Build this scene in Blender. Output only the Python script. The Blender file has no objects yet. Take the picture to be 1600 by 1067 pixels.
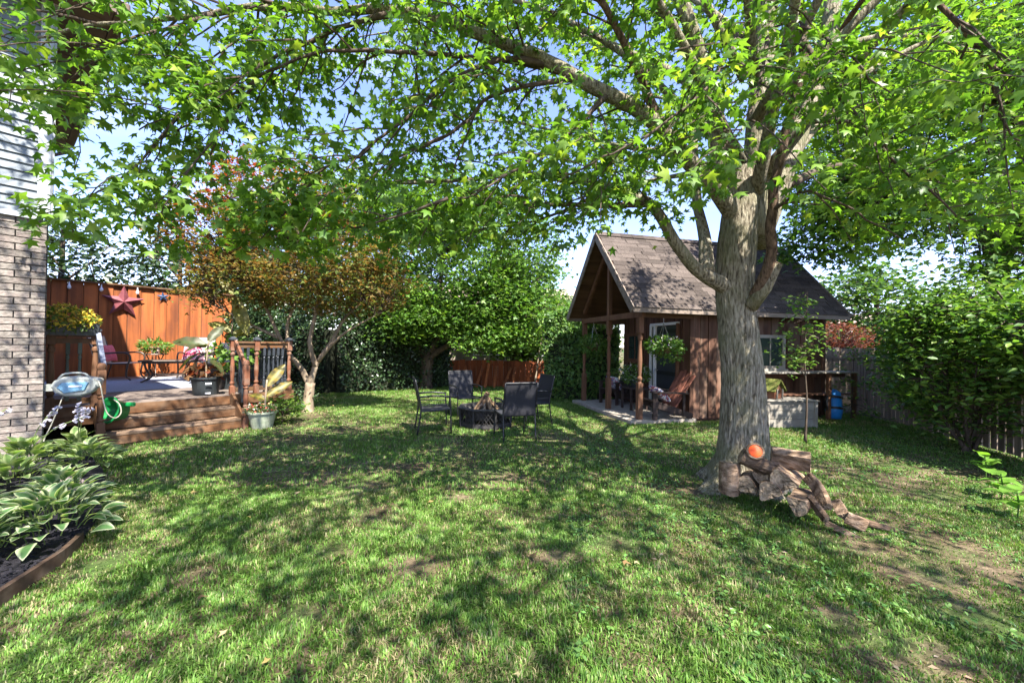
import bpy, math, random
import numpy as np
from mathutils import Vector, Matrix

random.seed(7)
rng = np.random.default_rng(11)
R = math.radians
scene = bpy.context.scene
C = scene.collection

# ------------------------------------------------------------------ camera
CAM_H = 1.55
FPX = 622.0                       # focal length in pixels of the 1600 px wide picture (14 mm lens)
cam = bpy.data.cameras.new('camera')
cam.sensor_width = 36.0
cam.lens = FPX / 1600 * 36
cam.clip_end = 2000
cam.clip_start = 0.05
camo = bpy.data.objects.new('camera', cam)
C.objects.link(camo)
camM = Matrix.Rotation(math.pi / 2 + 0.0072, 3, 'X') @ Matrix.Rotation(0.0157, 3, 'Z')
camo.matrix_world = Matrix.Translation((0, 0, CAM_H)) @ camM.to_4x4()
scene.camera = camo

# ------------------------------------------------------------------ world, sun, exposure
SUN = Vector((0.30, -0.50, 0.83)).normalized()      # towards the sun
world = bpy.data.worlds.new('World')
scene.world = world
world.use_nodes = True
wn, wl = world.node_tree.nodes, world.node_tree.links
bg = wn['Background']
sky = wn.new('ShaderNodeTexSky')
sky.sky_type = 'NISHITA'
sky.sun_disc = False
sky.sun_elevation = math.asin(SUN.z)
sky.sun_rotation = math.atan2(SUN.x, SUN.y)
sky.air_density = 1.0
sky.dust_density = 0.4
sky.ozone_density = 1.5
wtc = wn.new('ShaderNodeTexCoord')
wmp = wn.new('ShaderNodeMapping'); wmp.inputs['Scale'].default_value = (1.6, 1.6, 4.5)
wl.new(wtc.outputs['Generated'], wmp.inputs['Vector'])
wno = wn.new('ShaderNodeTexNoise'); wno.inputs['Scale'].default_value = 1.7
wno.inputs['Detail'].default_value = 7; wno.inputs['Roughness'].default_value = 0.55
wl.new(wmp.outputs['Vector'], wno.inputs['Vector'])
wra = wn.new('ShaderNodeValToRGB')
wra.color_ramp.elements[0].position = 0.52; wra.color_ramp.elements[0].color = (0, 0, 0, 1)
wra.color_ramp.elements[1].position = 0.8; wra.color_ramp.elements[1].color = (0.85, 0.85, 0.85, 1)
wl.new(wno.outputs['Fac'], wra.inputs['Fac'])
wmx = wn.new('ShaderNodeMixRGB')
wl.new(wra.outputs['Color'], wmx.inputs['Fac'])
wti = wn.new('ShaderNodeMixRGB'); wti.blend_type = 'MULTIPLY'; wti.inputs['Fac'].default_value = 1
wti.inputs['Color2'].default_value = (0.68, 0.63, 0.80, 1)
wl.new(sky.outputs['Color'], wti.inputs['Color1'])
wl.new(wti.outputs['Color'], wmx.inputs['Color1'])
wmx.inputs['Color2'].default_value = (2.0, 2.2, 2.55, 1)          # sunlit thin cloud
wl.new(wmx.outputs['Color'], bg.inputs['Color'])
bg.inputs['Strength'].default_value = 0.15

sun = bpy.data.lights.new('sun', 'SUN')
sun.energy = 4.8
sun.angle = R(0.53)
sun.color = (1.0, 0.95, 0.87)
suno = bpy.data.objects.new('sun', sun)
C.objects.link(suno)
suno.rotation_euler = SUN.to_track_quat('Z', 'Y').to_euler()
suno.location = (6, -10, 18)

scene.view_settings.view_transform = 'Standard'
scene.view_settings.look = 'None'
scene.view_settings.gamma = 1.0
scene.view_settings.exposure = 2.15
scene.cycles.max_bounces = 7
scene.cycles.diffuse_bounces = 4
scene.cycles.transmission_bounces = 6
scene.cycles.transparent_max_bounces = 6
scene.cycles.sample_clamp_indirect = 6


# ------------------------------------------------------------------ helpers
def at(px, py, Y):
    """point seen at pixel (px,py) of the 1600x1067 picture, Y metres in front"""
    d = camM @ Vector(((px - 800) / FPX, -(py - 533.5) / FPX, -1))
    return np.array(Vector((0, 0, CAM_H)) + d * (Y / d.y))


def gnd(px, py, z=0.0):
    d = camM @ Vector(((px - 800) / FPX, -(py - 533.5) / FPX, -1))
    return np.array(Vector((0, 0, CAM_H)) + d * ((z - CAM_H) / d.z))


def pxof(P):
    """pixel position of world points (n,3) -> (n,2); used to tell which leaves show largest"""
    M = np.array(camM)
    q = (np.asarray(P, float) - np.array([0, 0, CAM_H])) @ M
    return np.stack([800 + FPX * q[:, 0] / -q[:, 2], 533.5 - FPX * q[:, 1] / -q[:, 2]], 1), -q[:, 2]


def hash2(ix, iy, seed=0):
    h = (ix.astype(np.int64) * 374761393 + iy.astype(np.int64) * 668265263 + seed * 1442695041) & 0xffffffff
    h = ((h ^ (h >> 13)) * 1274126177) & 0xffffffff
    return ((h ^ (h >> 16)) & 0xffffff) / float(0xffffff)


def vnoise(x, y, seed=0, octv=3):
    x = np.asarray(x, float); y = np.asarray(y, float)
    out = 0; amp = 1; tot = 0
    for o in range(octv):
        ix = np.floor(x); iy = np.floor(y)
        fx = x - ix; fy = y - iy
        fx = fx * fx * (3 - 2 * fx); fy = fy * fy * (3 - 2 * fy)
        a = hash2(ix, iy, seed + o); b = hash2(ix + 1, iy, seed + o)
        c = hash2(ix, iy + 1, seed + o); d = hash2(ix + 1, iy + 1, seed + o)
        out = out + amp * (a * (1 - fx) * (1 - fy) + b * fx * (1 - fy) + c * (1 - fx) * fy + d * fx * fy)
        tot += amp; amp *= 0.5; x = x * 2.03 + 5.1; y = y * 2.03 + 3.7
    return out / tot


def unit(v):
    v = np.asarray(v, float)
    return v / (np.linalg.norm(v, axis=-1, keepdims=True) + 1e-9)


class MB:
    """collects shapes; build() links them as one mesh object"""
    def __init__(s):
        s.v = []; s.f = []; s.m = []; s.n = 0; s.mi = 0; s.c = []; s.col = None

    def add(s, verts, faces, col=None):
        verts = np.asarray(verts, float)
        s.v.append(verts)
        for f in faces:
            s.f.append([i + s.n for i in f]); s.m.append(s.mi)
        s.n += len(verts)
        cc = col if col is not None else s.col
        if cc is not None:
            cc = np.asarray(cc, float)
            s.c.append(np.tile(cc, (len(verts), 1)) if cc.ndim == 1 else cc)
        return s

    def box(s, c, size, M=None, rz=0.0, taper=1.0):
        x, y, z = [k / 2 for k in size]
        v = np.array([[-x, -y, -z], [x, -y, -z], [x, y, -z], [-x, y, -z],
                      [-x * taper, -y * taper, z], [x * taper, -y * taper, z], [x * taper, y * taper, z], [-x * taper, y * taper, z]])
        if M is not None:
            v = v @ np.array(M).T
        if rz:
            cc, ss = math.cos(rz), math.sin(rz)
            v = v @ np.array([[cc, ss, 0], [-ss, cc, 0], [0, 0, 1]])
        return s.add(v + np.array(c), [[3, 2, 1, 0], [4, 5, 6, 7], [0, 1, 5, 4], [1, 2, 6, 5], [2, 3, 7, 6], [3, 0, 4, 7]])

    def bar(s, a, b, w, t, up=(0, 0, 1)):
        a = np.array(a, float); b = np.array(b, float)
        d = b - a; L = np.linalg.norm(d); x = d / L
        z = np.array(up, float); z = z - x * (z @ x)
        if np.linalg.norm(z) < 1e-4:
            z = np.array([1.0, 0, 0]); z = z - x * (z @ x)
        z /= np.linalg.norm(z); y = np.cross(z, x)
        return s.box((a + b) / 2, (L, w, t), M=np.stack([x, y, z], 1))

    def tube(s, path, rad, n=8, caps=True, prof=None):
        path = np.asarray(path, float); k = len(path)
        rad = np.full(k, rad, float) if np.isscalar(rad) else np.asarray(rad, float)
        T = np.gradient(path, axis=0) if k > 2 else np.tile(path[1] - path[0], (2, 1))
        T = unit(T)
        a = np.array([0, 0, 1.0]) if abs(T[0][2]) < 0.9 else np.array([1.0, 0, 0])
        N = np.zeros((k, 3)); u = unit(a - T[0] * (a @ T[0])); N[0] = u
        for i in range(1, k):
            u = N[i - 1] - T[i] * (N[i - 1] @ T[i]); N[i] = unit(u)
        B = np.cross(T, N)
        ang = np.linspace(0, 2 * math.pi, n, endpoint=False)
        ring = (N[:, None, :] * np.cos(ang)[None, :, None] + B[:, None, :] * np.sin(ang)[None, :, None])
        rr = rad[:, None] if prof is None else rad[:, None] * prof
        V = (path[:, None, :] + ring * rr[:, :, None]).reshape(-1, 3)
        F = []
        for i in range(k - 1):
            for j in range(n):
                j2 = (j + 1) % n
                F.append([i * n + j, i * n + j2, (i + 1) * n + j2, (i + 1) * n + j])
        if caps:
            F.append(list(range(n))[::-1]); F.append([(k - 1) * n + j for j in range(n)])
        return s.add(V, F)

    def lathe(s, prof, n=16, c=(0, 0, 0), cap=True, square=False):
        prof = np.asarray(prof, float)
        ang = np.linspace(0, 2 * math.pi, n, endpoint=False) + (math.pi / 4 if n == 4 else 0)
        V = np.stack([np.outer(prof[:, 0], np.cos(ang)), np.outer(prof[:, 0], np.sin(ang)), np.repeat(prof[:, 1:2], n, 1)], 2)
        V = V.reshape(-1, 3) + np.array(c)
        F = []
        k = len(prof)
        for i in range(k - 1):
            for j in range(n):
                j2 = (j + 1) % n
                F.append([i * n + j, i * n + j2, (i + 1) * n + j2, (i + 1) * n + j])
        if cap:
            F.append(list(range(n))[::-1]); F.append([(k - 1) * n + j for j in range(n)])
        return s.add(V, F)

    def ball(s, c, r, n=8, m=6, noise=0.0, seed=0):
        r = np.array(r if not np.isscalar(r) else (r, r, r), float)
        th = np.linspace(0, math.pi, m + 1)[1:-1]
        ph = np.linspace(0, 2 * math.pi, n, endpoint=False)
        V = [[0, 0, 1.0]]
        for t in th:
            for p in ph:
                V.append([math.sin(t) * math.cos(p), math.sin(t) * math.sin(p), math.cos(t)])
        V.append([0, 0, -1.0]); V = np.array(V)
        if noise:
            k = vnoise(V[:, 0] * 2 + V[:, 2] * 1.3 + 9, V[:, 1] * 2 + 7 + V[:, 2], seed, 2)
            V = V * (1 + noise * (k - 0.5) * 2)[:, None]
        V = V * r + np.array(c)
        F = []
        for j in range(n):
            F.append([0, 1 + j, 1 + (j + 1) % n])
        for i in range(len(th) - 1):
            for j in range(n):
                a = 1 + i * n
                F.append([a + j, a + n + j, a + n + (j + 1) % n, a + (j + 1) % n])
        a = 1 + (len(th) - 1) * n; e = len(V) - 1
        for j in range(n):
            F.append([a + j, e, a + (j + 1) % n])
        return s.add(V, F)

    def mesh(s, name, mats, smooth=False):
        me = bpy.data.meshes.new(name)
        V = np.concatenate(s.v)
        me.from_pydata(V.tolist(), [], s.f)
        if not isinstance(mats, (list, tuple)):
            mats = [mats]
        for m in mats:
            me.materials.append(m)
        if len(mats) > 1:
            me.polygons.foreach_set('material_index', s.m)
        if s.c:
            cc = np.concatenate(s.c)
            at_ = me.color_attributes.new('tint', 'FLOAT_COLOR', 'POINT')
            at_.data.foreach_set('color', np.concatenate([cc, np.ones((len(cc), 1))], 1).ravel())
        if smooth:
            me.polygons.foreach_set('use_smooth', [True] * len(me.polygons))
        me.update()
        return me

    def build(s, name, mats, parent=None, loc=(0, 0, 0), rot=None, smooth=False, bevel=0.0):
        o = link(name, s.mesh(name, mats, smooth), parent, loc, rot)
        if bevel:
            b = o.modifiers.new('bevel', 'BEVEL'); b.width = bevel; b.segments = 2; b.limit_method = 'ANGLE'
        return o


def link(name, me, parent=None, loc=(0, 0, 0), rot=None, scale=None):
    o = bpy.data.objects.new(name, me)
    C.objects.link(o)
    o.location = tuple(float(k) for k in loc)
    if rot is not None:
        if isinstance(rot, Matrix):
            o.rotation_euler = rot.to_euler()
        else:
            o.rotation_euler = rot
    if scale is not None:
        o.scale = scale
    if parent is not None:
        o.parent = parent
    return o


def np_mesh(name, V, F, mat, col=None, smooth=False):
    """fast mesh from numpy arrays; F (m,3)"""
    me = bpy.data.meshes.new(name)
    V = np.ascontiguousarray(V, np.float32); F = np.ascontiguousarray(F, np.int32)
    k = F.shape[1]
    me.vertices.add(len(V)); me.vertices.foreach_set('co', V.ravel())
    me.loops.add(F.size); me.loops.foreach_set('vertex_index', F.ravel())
    me.polygons.add(len(F)); me.polygons.foreach_set('loop_start', np.arange(0, F.size, k, dtype=np.int32))
    me.update(calc_edges=True)
    me.materials.append(mat)
    if col is not None:
        a = me.color_attributes.new('tint', 'FLOAT_COLOR', 'POINT')
        a.data.foreach_set('color', np.concatenate([col, np.ones((len(col), 1))], 1).astype(np.float32).ravel())
    if smooth:
        me.polygons.foreach_set('use_smooth', np.ones(len(F), bool))
    me.update()
    return me


def tag(o, label, cat, group=None, kind=None):
    o['label'] = label; o['category'] = cat
    if group:
        o['group'] = group
    if kind:
        o['kind'] = kind
    return o


def thing(name, label, cat, loc=(0, 0, 0), rz=0.0, group=None):
    o = link(name, None, None, loc, (0, 0, rz))
    o.empty_display_size = 0.1
    return tag(o, label, cat, group)


def struct(o):
    o['kind'] = 'structure'
    return o


# ------------------------------------------------------------------ materials
def newmat(name):
    m = bpy.data.materials.new(name); m.use_nodes = True
    n = m.node_tree.nodes; l = m.node_tree.links
    return m, n, l, n['Principled BSDF']


def ramp(n, stops):
    r = n.new('ShaderNodeValToRGB')
    e = r.color_ramp.elements
    while len(e) < len(stops):
        e.new(0.5)
    for i, (p, c) in enumerate(stops):
        e[i].position = p
        e[i].color = (*c, 1)
    return r


def surf(name, stops, scale=8.0, stretch=(1, 1, 1), rough=0.8, bump=0.3, detail=6, var=0.0, spec=0.25, metal=0.0,
         stain=None, dist=0.02, coat=0.0):
    """noise coloured surface; var = per-piece brightness change; stain=(colour, scale, amount)"""
    m, n, l, b = newmat(name)
    tc = n.new('ShaderNodeTexCoord'); mp = n.new('ShaderNodeMapping')
    mp.inputs['Scale'].default_value = stretch
    oi = n.new('ShaderNodeObjectInfo')
    off = n.new('ShaderNodeVectorMath'); off.operation = 'MULTIPLY_ADD'
    off.inputs[1].default_value = (17.3, 29.1, 11.7)
    l.new(oi.outputs['Random'], off.inputs[0]); l.new(tc.outputs['Object'], off.inputs[2])
    l.new(off.outputs[0], mp.inputs['Vector'])
    no = n.new('ShaderNodeTexNoise'); no.inputs['Scale'].default_value = scale
    no.inputs['Detail'].default_value = detail; no.inputs['Roughness'].default_value = 0.62
    l.new(mp.outputs['Vector'], no.inputs['Vector'])
    rp = ramp(n, stops); l.new(no.outputs['Fac'], rp.inputs['Fac'])
    col = rp.outputs['Color']
    if stain:
        n2 = n.new('ShaderNodeTexNoise'); n2.inputs['Scale'].default_value = stain[1]; n2.inputs['Detail'].default_value = 5
        l.new(off.outputs[0], n2.inputs['Vector'])
        r2 = ramp(n, [(0.45, (0, 0, 0)), (0.65, (stain[2],) * 3)]); l.new(n2.outputs['Fac'], r2.inputs['Fac'])
        mx = n.new('ShaderNodeMixRGB'); l.new(r2.outputs['Color'], mx.inputs['Fac'])
        l.new(col, mx.inputs['Color1']); mx.inputs['Color2'].default_value = (*stain[0], 1); col = mx.outputs['Color']
    if var:
        hs = n.new('ShaderNodeHueSaturation')
        mr = n.new('ShaderNodeMapRange'); mr.inputs['To Min'].default_value = 1 - var; mr.inputs['To Max'].default_value = 1 + var
        l.new(oi.outputs['Random'], mr.inputs['Value']); l.new(mr.outputs['Result'], hs.inputs['Value'])
        l.new(col, hs.inputs['Color']); col = hs.outputs['Color']
    l.new(col, b.inputs['Base Color'])
    b.inputs['Roughness'].default_value = rough
    b.inputs['Specular IOR Level'].default_value = spec
    b.inputs['Metallic'].default_value = metal
    b.inputs['Coat Weight'].default_value = coat
    if bump:
        bp = n.new('ShaderNodeBump'); bp.inputs['Strength'].default_value = bump; bp.inputs['Distance'].default_value = dist
        l.new(no.outputs['Fac'], bp.inputs['Height']); l.new(bp.outputs['Normal'], b.inputs['Normal'])
    return m


def sc(c, k):
    return tuple(min(1, x * k) for x in c)


def wood(name, c, axis='x', scale=9, var=0.18, lo=0.55, hi=1.35, rough=0.75, bump=0.35, stain=None):
    st = {'x': (0.12, 1, 1), 'y': (1, 0.12, 1), 'z': (1, 1, 0.12)}[axis]
    return surf(name, [(0.28, sc(c, lo)), (0.5, c), (0.75, sc(c, hi))], scale, st, rough, bump, 7, var, 0.2, stain=stain, dist=0.008)


def leafmat(name, trans=0.45, rough=0.5, spec=0.35, tcol=(1.25, 1.35, 0.55)):
    """leaf: diffuse + light through the blade, colour from the per-leaf tint"""
    m, n, l, b = newmat(name)
    a = n.new('ShaderNodeAttribute'); a.attribute_name = 'tint'
    l.new(a.outputs['Color'], b.inputs['Base Color'])
    b.inputs['Roughness'].default_value = rough
    b.inputs['Specular IOR Level'].default_value = spec
    t = n.new('ShaderNodeBsdfTranslucent')
    mu = n.new('ShaderNodeMixRGB'); mu.blend_type = 'MULTIPLY'; mu.inputs['Fac'].default_value = 1
    l.new(a.outputs['Color'], mu.inputs['Color1']); mu.inputs['Color2'].default_value = (*tcol, 1)
    mu.use_clamp = False
    l.new(mu.outputs['Color'], t.inputs['Color'])
    mx = n.new('ShaderNodeMixShader'); mx.inputs['Fac'].default_value = trans
    l.new(b.outputs['BSDF'], mx.inputs[1]); l.new(t.outputs['BSDF'], mx.inputs[2])
    l.new(mx.outputs['Shader'], n['Material Output'].inputs['Surface'])
    return m


def plain(name, c, rough=0.5, metal=0.0, spec=0.4, scale=40, bump=0.05, v=0.12):
    return surf(name, [(0.3, sc(c, 1 - v)), (0.7, sc(c, 1 + v))], scale, (1, 1, 1), rough, bump, 4, 0.0, spec, metal, dist=0.004)


M = {}
M['leaf'] = leafmat('maple_leaf', 0.5, 0.42, 0.35)
M['leaf_far'] = leafmat('far_leaf', 0.42, 0.45, 0.4)
M['leaf_dark'] = leafmat('hedge_leaf', 0.25, 0.35, 0.5)
M['leaf_red'] = leafmat('red_leaf', 0.5, 0.65, 0.08, (1.3, 0.95, 0.5))
M['grass'] = leafmat('grass_blade', 0.32, 0.5, 0.25, (1.2, 1.2, 0.6))
M['petal'] = leafmat('petal', 0.3, 0.6, 0.2, (1, 1, 1))
M['soil'] = surf('lawn_soil', [(0.25, (0.055, 0.042, 0.022)), (0.5, (0.13, 0.098, 0.058)), (0.75, (0.24, 0.185, 0.125))], 3.5, (1, 1, 1), 0.95, 0.6, 10, 0, 0.1,
                 stain=((0.06, 0.105, 0.026), 2.2, 0.85), dist=0.03)
def fine_grain(m, scale, lo, hi):
    n, l = m.node_tree.nodes, m.node_tree.links; b = n['Principled BSDF']
    old = b.inputs['Base Color'].links[0].from_socket
    tc = n.new('ShaderNodeTexCoord'); no = n.new('ShaderNodeTexNoise'); no.inputs['Scale'].default_value = scale; no.inputs['Detail'].default_value = 8
    no.inputs['Roughness'].default_value = 0.75
    l.new(tc.outputs['Object'], no.inputs['Vector'])
    mr = n.new('ShaderNodeMapRange'); mr.inputs['From Min'].default_value = 0.35; mr.inputs['From Max'].default_value = 0.65; mr.inputs['To Min'].default_value = lo; mr.inputs['To Max'].default_value = hi
    l.new(no.outputs['Fac'], mr.inputs['Value'])
    mx = n.new('ShaderNodeVectorMath'); mx.operation = 'MULTIPLY'
    l.new(old, mx.inputs[0]); l.new(mr.outputs['Result'], mx.inputs[1]); l.new(mx.outputs[0], b.inputs['Base Color'])
    bp = n.new('ShaderNodeBump'); bp.inputs['Strength'].default_value = 0.9; bp.inputs['Distance'].default_value = 0.02
    l.new(no.outputs['Fac'], bp.inputs['Height'])
    if b.inputs['Normal'].links:
        l.new(b.inputs['Normal'].links[0].from_socket, bp.inputs['Normal'])
    l.new(bp.outputs['Normal'], b.inputs['Normal'])


fine_grain(M['soil'], 28, 0.35, 1.25)
M['mulch'] = surf('mulch', [(0.3, (0.008, 0.008, 0.012)), (0.6, (0.022, 0.02, 0.026)), (0.8, (0.06, 0.05, 0.055))], 38, (1, 1, 1), 0.9, 1.0, 5, 0, 0.2, dist=0.03)
M['bark'] = surf('grey_bark', [(0.36, (0.07, 0.057, 0.04)), (0.47, (0.205, 0.175, 0.125)), (0.62, (0.36, 0.32, 0.24))], 46, (1, 1, 0.2), 0.92, 1.0, 9, 0, 0.1,
                 stain=((0.16, 0.165, 0.08), 2.4, 0.55), dist=0.05)
M['bark_red'] = surf('brown_bark', [(0.36, (0.04, 0.025, 0.018)), (0.6, (0.16, 0.105, 0.072))], 38, (1, 1, 0.35), 0.9, 0.9, 7, 0, 0.15, dist=0.02)
M['bark_dark'] = surf('dark_bark', [(0.3, (0.035, 0.026, 0.02)), (0.7, (0.12, 0.09, 0.065))], 14, (1, 1, 0.3), 0.9, 0.6, 7, 0, 0.12, dist=0.02)
M['bark_pale'] = surf('pale_bark', [(0.3, (0.15, 0.11, 0.075)), (0.7, (0.34, 0.27, 0.19))], 12, (1, 1, 0.35), 0.85, 0.5, 7, 0, 0.15, dist=0.02)
M['twig'] = surf('twig_bark', [(0.3, (0.045, 0.032, 0.024)), (0.7, (0.12, 0.09, 0.07))], 20, (1, 1, 1), 0.85, 0.3, 4, 0, 0.15)
M['brick'] = surf('buff_brick', [(0.25, (0.055, 0.048, 0.042)), (0.45, (0.16, 0.14, 0.12)), (0.7, (0.28, 0.25, 0.215))], 26, (1, 1, 1.5), 0.9, 0.9, 8, 0.26, 0.15,
                  stain=((0.22, 0.17, 0.15), 9, 0.5), dist=0.012)
M['mortar'] = surf('mortar', [(0.3, (0.17, 0.155, 0.14)), (0.7, (0.29, 0.275, 0.255))], 60, (1, 1, 1), 0.95, 0.5, 4, 0, 0.1, dist=0.004)
M['siding'] = surf('vinyl_siding', [(0.3, (0.14, 0.165, 0.185)), (0.7, (0.18, 0.205, 0.22))], 5, (0.2, 1, 1), 0.5, 0.08, 5, 0.03, 0.35)
M['trim'] = surf('white_trim', [(0.3, (0.3, 0.32, 0.35)), (0.7, (0.36, 0.38, 0.4))], 4, (1, 1, 0.3), 0.45, 0.05, 4, 0.0, 0.4)
M['soffit'] = surf('brown_soffit', [(0.3, (0.085, 0.055, 0.038)), (0.7, (0.13, 0.09, 0.06))], 6, (1, 1, 1), 0.55, 0.05, 4, 0.06, 0.35)
M['roofdark'] = surf('house_shingle', [(0.3, (0.035, 0.03, 0.028)), (0.7, (0.09, 0.08, 0.07))], 30, (1, 1, 1), 0.95, 0.7, 6, 0, 0.1)
M['fence_orange'] = wood('orange_stained_fence', (0.33, 0.1, 0.03), 'z', 11, 0.3, 0.35, 1.4, 0.6, 0.4, stain=((0.15, 0.05, 0.025), 3.4, 0.7))
M['fence_grey'] = wood('weathered_fence', (0.24, 0.19, 0.14), 'z', 10, 0.2, 0.55, 1.4)
M['fence_red'] = wood('red_fence', (0.22, 0.06, 0.022), 'z', 8, 0.3, 0.4, 1.5)
M['deck_grey'] = wood('deck_board', (0.15, 0.12, 0.1), 'x', 9, 0.16, 0.6, 1.4, 0.8)
M['deck_brown'] = wood('brown_stained_wood', (0.105, 0.05, 0.022), 'x', 7, 0.2, 0.45, 1.5, 0.7, stain=((0.2, 0.135, 0.085), 5, 0.5))
M['tread'] = wood('worn_tread', (0.17, 0.118, 0.08), 'x', 9, 0.12, 0.5, 1.5, 0.75, stain=((0.17, 0.1, 0.055), 3, 0.5))
M['post_red'] = wood('red_brown_post', (0.15, 0.06, 0.032), 'z', 10, 0.15, 0.55, 1.4, 0.65, stain=((0.24, 0.17, 0.125), 6, 0.45))
M['post_brown'] = wood('brown_post', (0.125, 0.062, 0.033), 'z', 10, 0.15, 0.55, 1.4, 0.65)
M['baluster'] = wood('grey_green_baluster', (0.10, 0.11, 0.085), 'z', 10, 0.2)
M['rail_blue'] = wood('faded_blue_rail', (0.17, 0.19, 0.25), 'x', 8, 0.05)
M['rug'] = surf('woven_rug', [(0.3, (0.2, 0.215, 0.25)), (0.7, (0.33, 0.345, 0.385))], 90, (1, 0.3, 1), 0.95, 0.5, 3, 0, 0.05, dist=0.004)
M['shed'] = wood('shed_board', (0.105, 0.052, 0.033), 'z', 9, 0.3, 0.4, 1.6, 0.75, 0.5, stain=((0.2, 0.14, 0.1), 2.6, 0.6))
M['shed_dark'] = wood('shed_front_board', (0.115, 0.058, 0.037), 'z', 8, 0.25, 0.5, 1.4, 0.75)
M['shed_in'] = wood('shed_inner_wood', (0.12, 0.065, 0.038), 'x', 8, 0.12)
M['shed_post'] = wood('shed_post', (0.15, 0.075, 0.043), 'z', 10, 0.12, 0.6, 1.35)
M['barge'] = wood('grey_barge_board', (0.215, 0.17, 0.135), 'x', 9, 0.1, 0.55, 1.35)
M['shingle'] = surf('asphalt_shingle', [(0.3, (0.035, 0.028, 0.025)), (0.55, (0.078, 0.063, 0.054)), (0.8, (0.15, 0.125, 0.108))], 60, (1, 1, 1), 0.95, 0.5, 5, 0.32, 0.1, dist=0.004)
M['concrete'] = surf('porch_slab', [(0.3, (0.23, 0.195, 0.155)), (0.7, (0.38, 0.335, 0.28))], 9, (1, 1, 1), 0.9, 0.3, 7, 0, 0.15)
M['black'] = plain('black_powder_coat', (0.013, 0.013, 0.015), 0.42, 0.0, 0.5)
M['sling'] = surf('sling_mesh', [(0.35, (0.011, 0.011, 0.014)), (0.65, (0.026, 0.026, 0.031))], 160, (1, 1, 1), 0.65, 0.3, 2, 0, 0.4, dist=0.002)
M['bronze'] = plain('bronze_frame', (0.075, 0.06, 0.05), 0.4, 0.6, 0.5)
M['cream'] = surf('cream_sling', [(0.35, (0.42, 0.37, 0.3)), (0.65, (0.56, 0.5, 0.42))], 70, (1, 1, 1), 0.8, 0.2, 3, 0, 0.2)
M['pink'] = surf('pink_fabric', [(0.35, (0.58, 0.1, 0.14)), (0.65, (0.68, 0.2, 0.22))], 14, (1, 1, 1), 0.85, 0.2, 4, 0, 0.1)
M['iron'] = surf('fire_pit_iron', [(0.3, (0.018, 0.017, 0.016)), (0.6, (0.045, 0.042, 0.04)), (0.8, (0.13, 0.115, 0.105))], 12, (1, 1, 1), 0.75, 0.5, 7, 0, 0.35)
M['wood_cut'] = surf('cut_wood', [(0.3, (0.09, 0.055, 0.03)), (0.55, (0.23, 0.155, 0.09)), (0.8, (0.36, 0.26, 0.17))], 16, (1, 1, 1), 0.85, 0.6, 7, 0.15, 0.15,
                     stain=((0.09, 0.055, 0.032), 7, 0.6), dist=0.012)
M['log_bark'] = surf('log_bark', [(0.32, (0.035, 0.022, 0.015)), (0.48, (0.15, 0.098, 0.062)), (0.68, (0.33, 0.235, 0.16))], 18, (0.2, 1, 1), 0.9, 1.0, 9, 0.25, 0.15, dist=0.04)
M['orange'] = plain('orange_paint', (0.85, 0.095, 0.015), 0.5)
M['rock'] = surf('pink_granite', [(0.3, (0.2, 0.15, 0.135)), (0.5, (0.42, 0.32, 0.29)), (0.75, (0.55, 0.47, 0.44))], 24, (1, 1, 1), 0.85, 0.6, 8, 0.2, 0.2)
M['white'] = plain('white_paint', (0.76, 0.76, 0.74), 0.5)
M['grey_wood'] = wood('whitewashed_planter', (0.27, 0.25, 0.215), 'x', 9, 0.12, 0.6, 1.25, 0.8, stain=((0.2, 0.16, 0.12), 4, 0.5))
M['moss'] = surf('mossy_roof', [(0.35, (0.05, 0.075, 0.015)), (0.6, (0.14, 0.14, 0.04)), (0.8, (0.2, 0.16, 0.08))], 18, (1, 1, 1), 0.95, 0.9, 6, 0, 0.1)
M['screen'] = plain('dark_screen_door', (0.03, 0.035, 0.042), 0.35, 0, 0.5)
M['metal'] = plain('brushed_metal', (0.5, 0.5, 0.5), 0.3, 0.9, 0.5)
M['bluebag'] = plain('blue_nylon', (0.02, 0.22, 0.62), 0.5)
M['reel'] = plain('reel_shell', (0.25, 0.265, 0.24), 0.4)
M['reelblue'] = plain('reel_blue', (0.13, 0.27, 0.38), 0.35)
M['hose'] = plain('cream_hose', (0.32, 0.3, 0.23), 0.45)
M['greenplastic'] = plain('green_plastic', (0.012, 0.24, 0.06), 0.35)
M['potgreen'] = surf('pale_green_pot', [(0.3, (0.23, 0.27, 0.19)), (0.7, (0.34, 0.36, 0.27))], 7, (1, 1, 3), 0.5, 0.1, 5, 0, 0.35)
M['potblack'] = plain('black_pot', (0.025, 0.03, 0.032), 0.4)
M['label'] = plain('pot_label', (0.7, 0.7, 0.72), 0.5)
M['terracotta'] = surf('patterned_pot', [(0.4, (0.55, 0.15, 0.08)), (0.6, (0.7, 0.6, 0.55))], 26, (1, 1, 1), 0.7, 0.1, 2)
M['starred'] = surf('barn_star_red', [(0.3, (0.12, 0.03, 0.035)), (0.7, (0.22, 0.065, 0.07))], 9, (1, 1, 1), 0.45, 0.2, 6, 0, 0.4, 0.3)
M['starblue'] = plain('barn_star_blue', (0.03, 0.055, 0.11), 0.4, 0.3)
M['wicker'] = surf('brown_wicker', [(0.4, (0.035, 0.025, 0.02)), (0.6, (0.12, 0.085, 0.065))], 60, (1, 1, 1), 0.7, 0.6, 3)
M['cap'] = plain('dark_post_cap', (0.03, 0.035, 0.042), 0.4)
M['chairwood'] = wood('dark_chair_wood', (0.05, 0.035, 0.03), 'x', 9, 0.15)
M['chairred'] = wood('red_chair_slat', (0.22, 0.085, 0.055), 'x', 9, 0.15)
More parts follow.
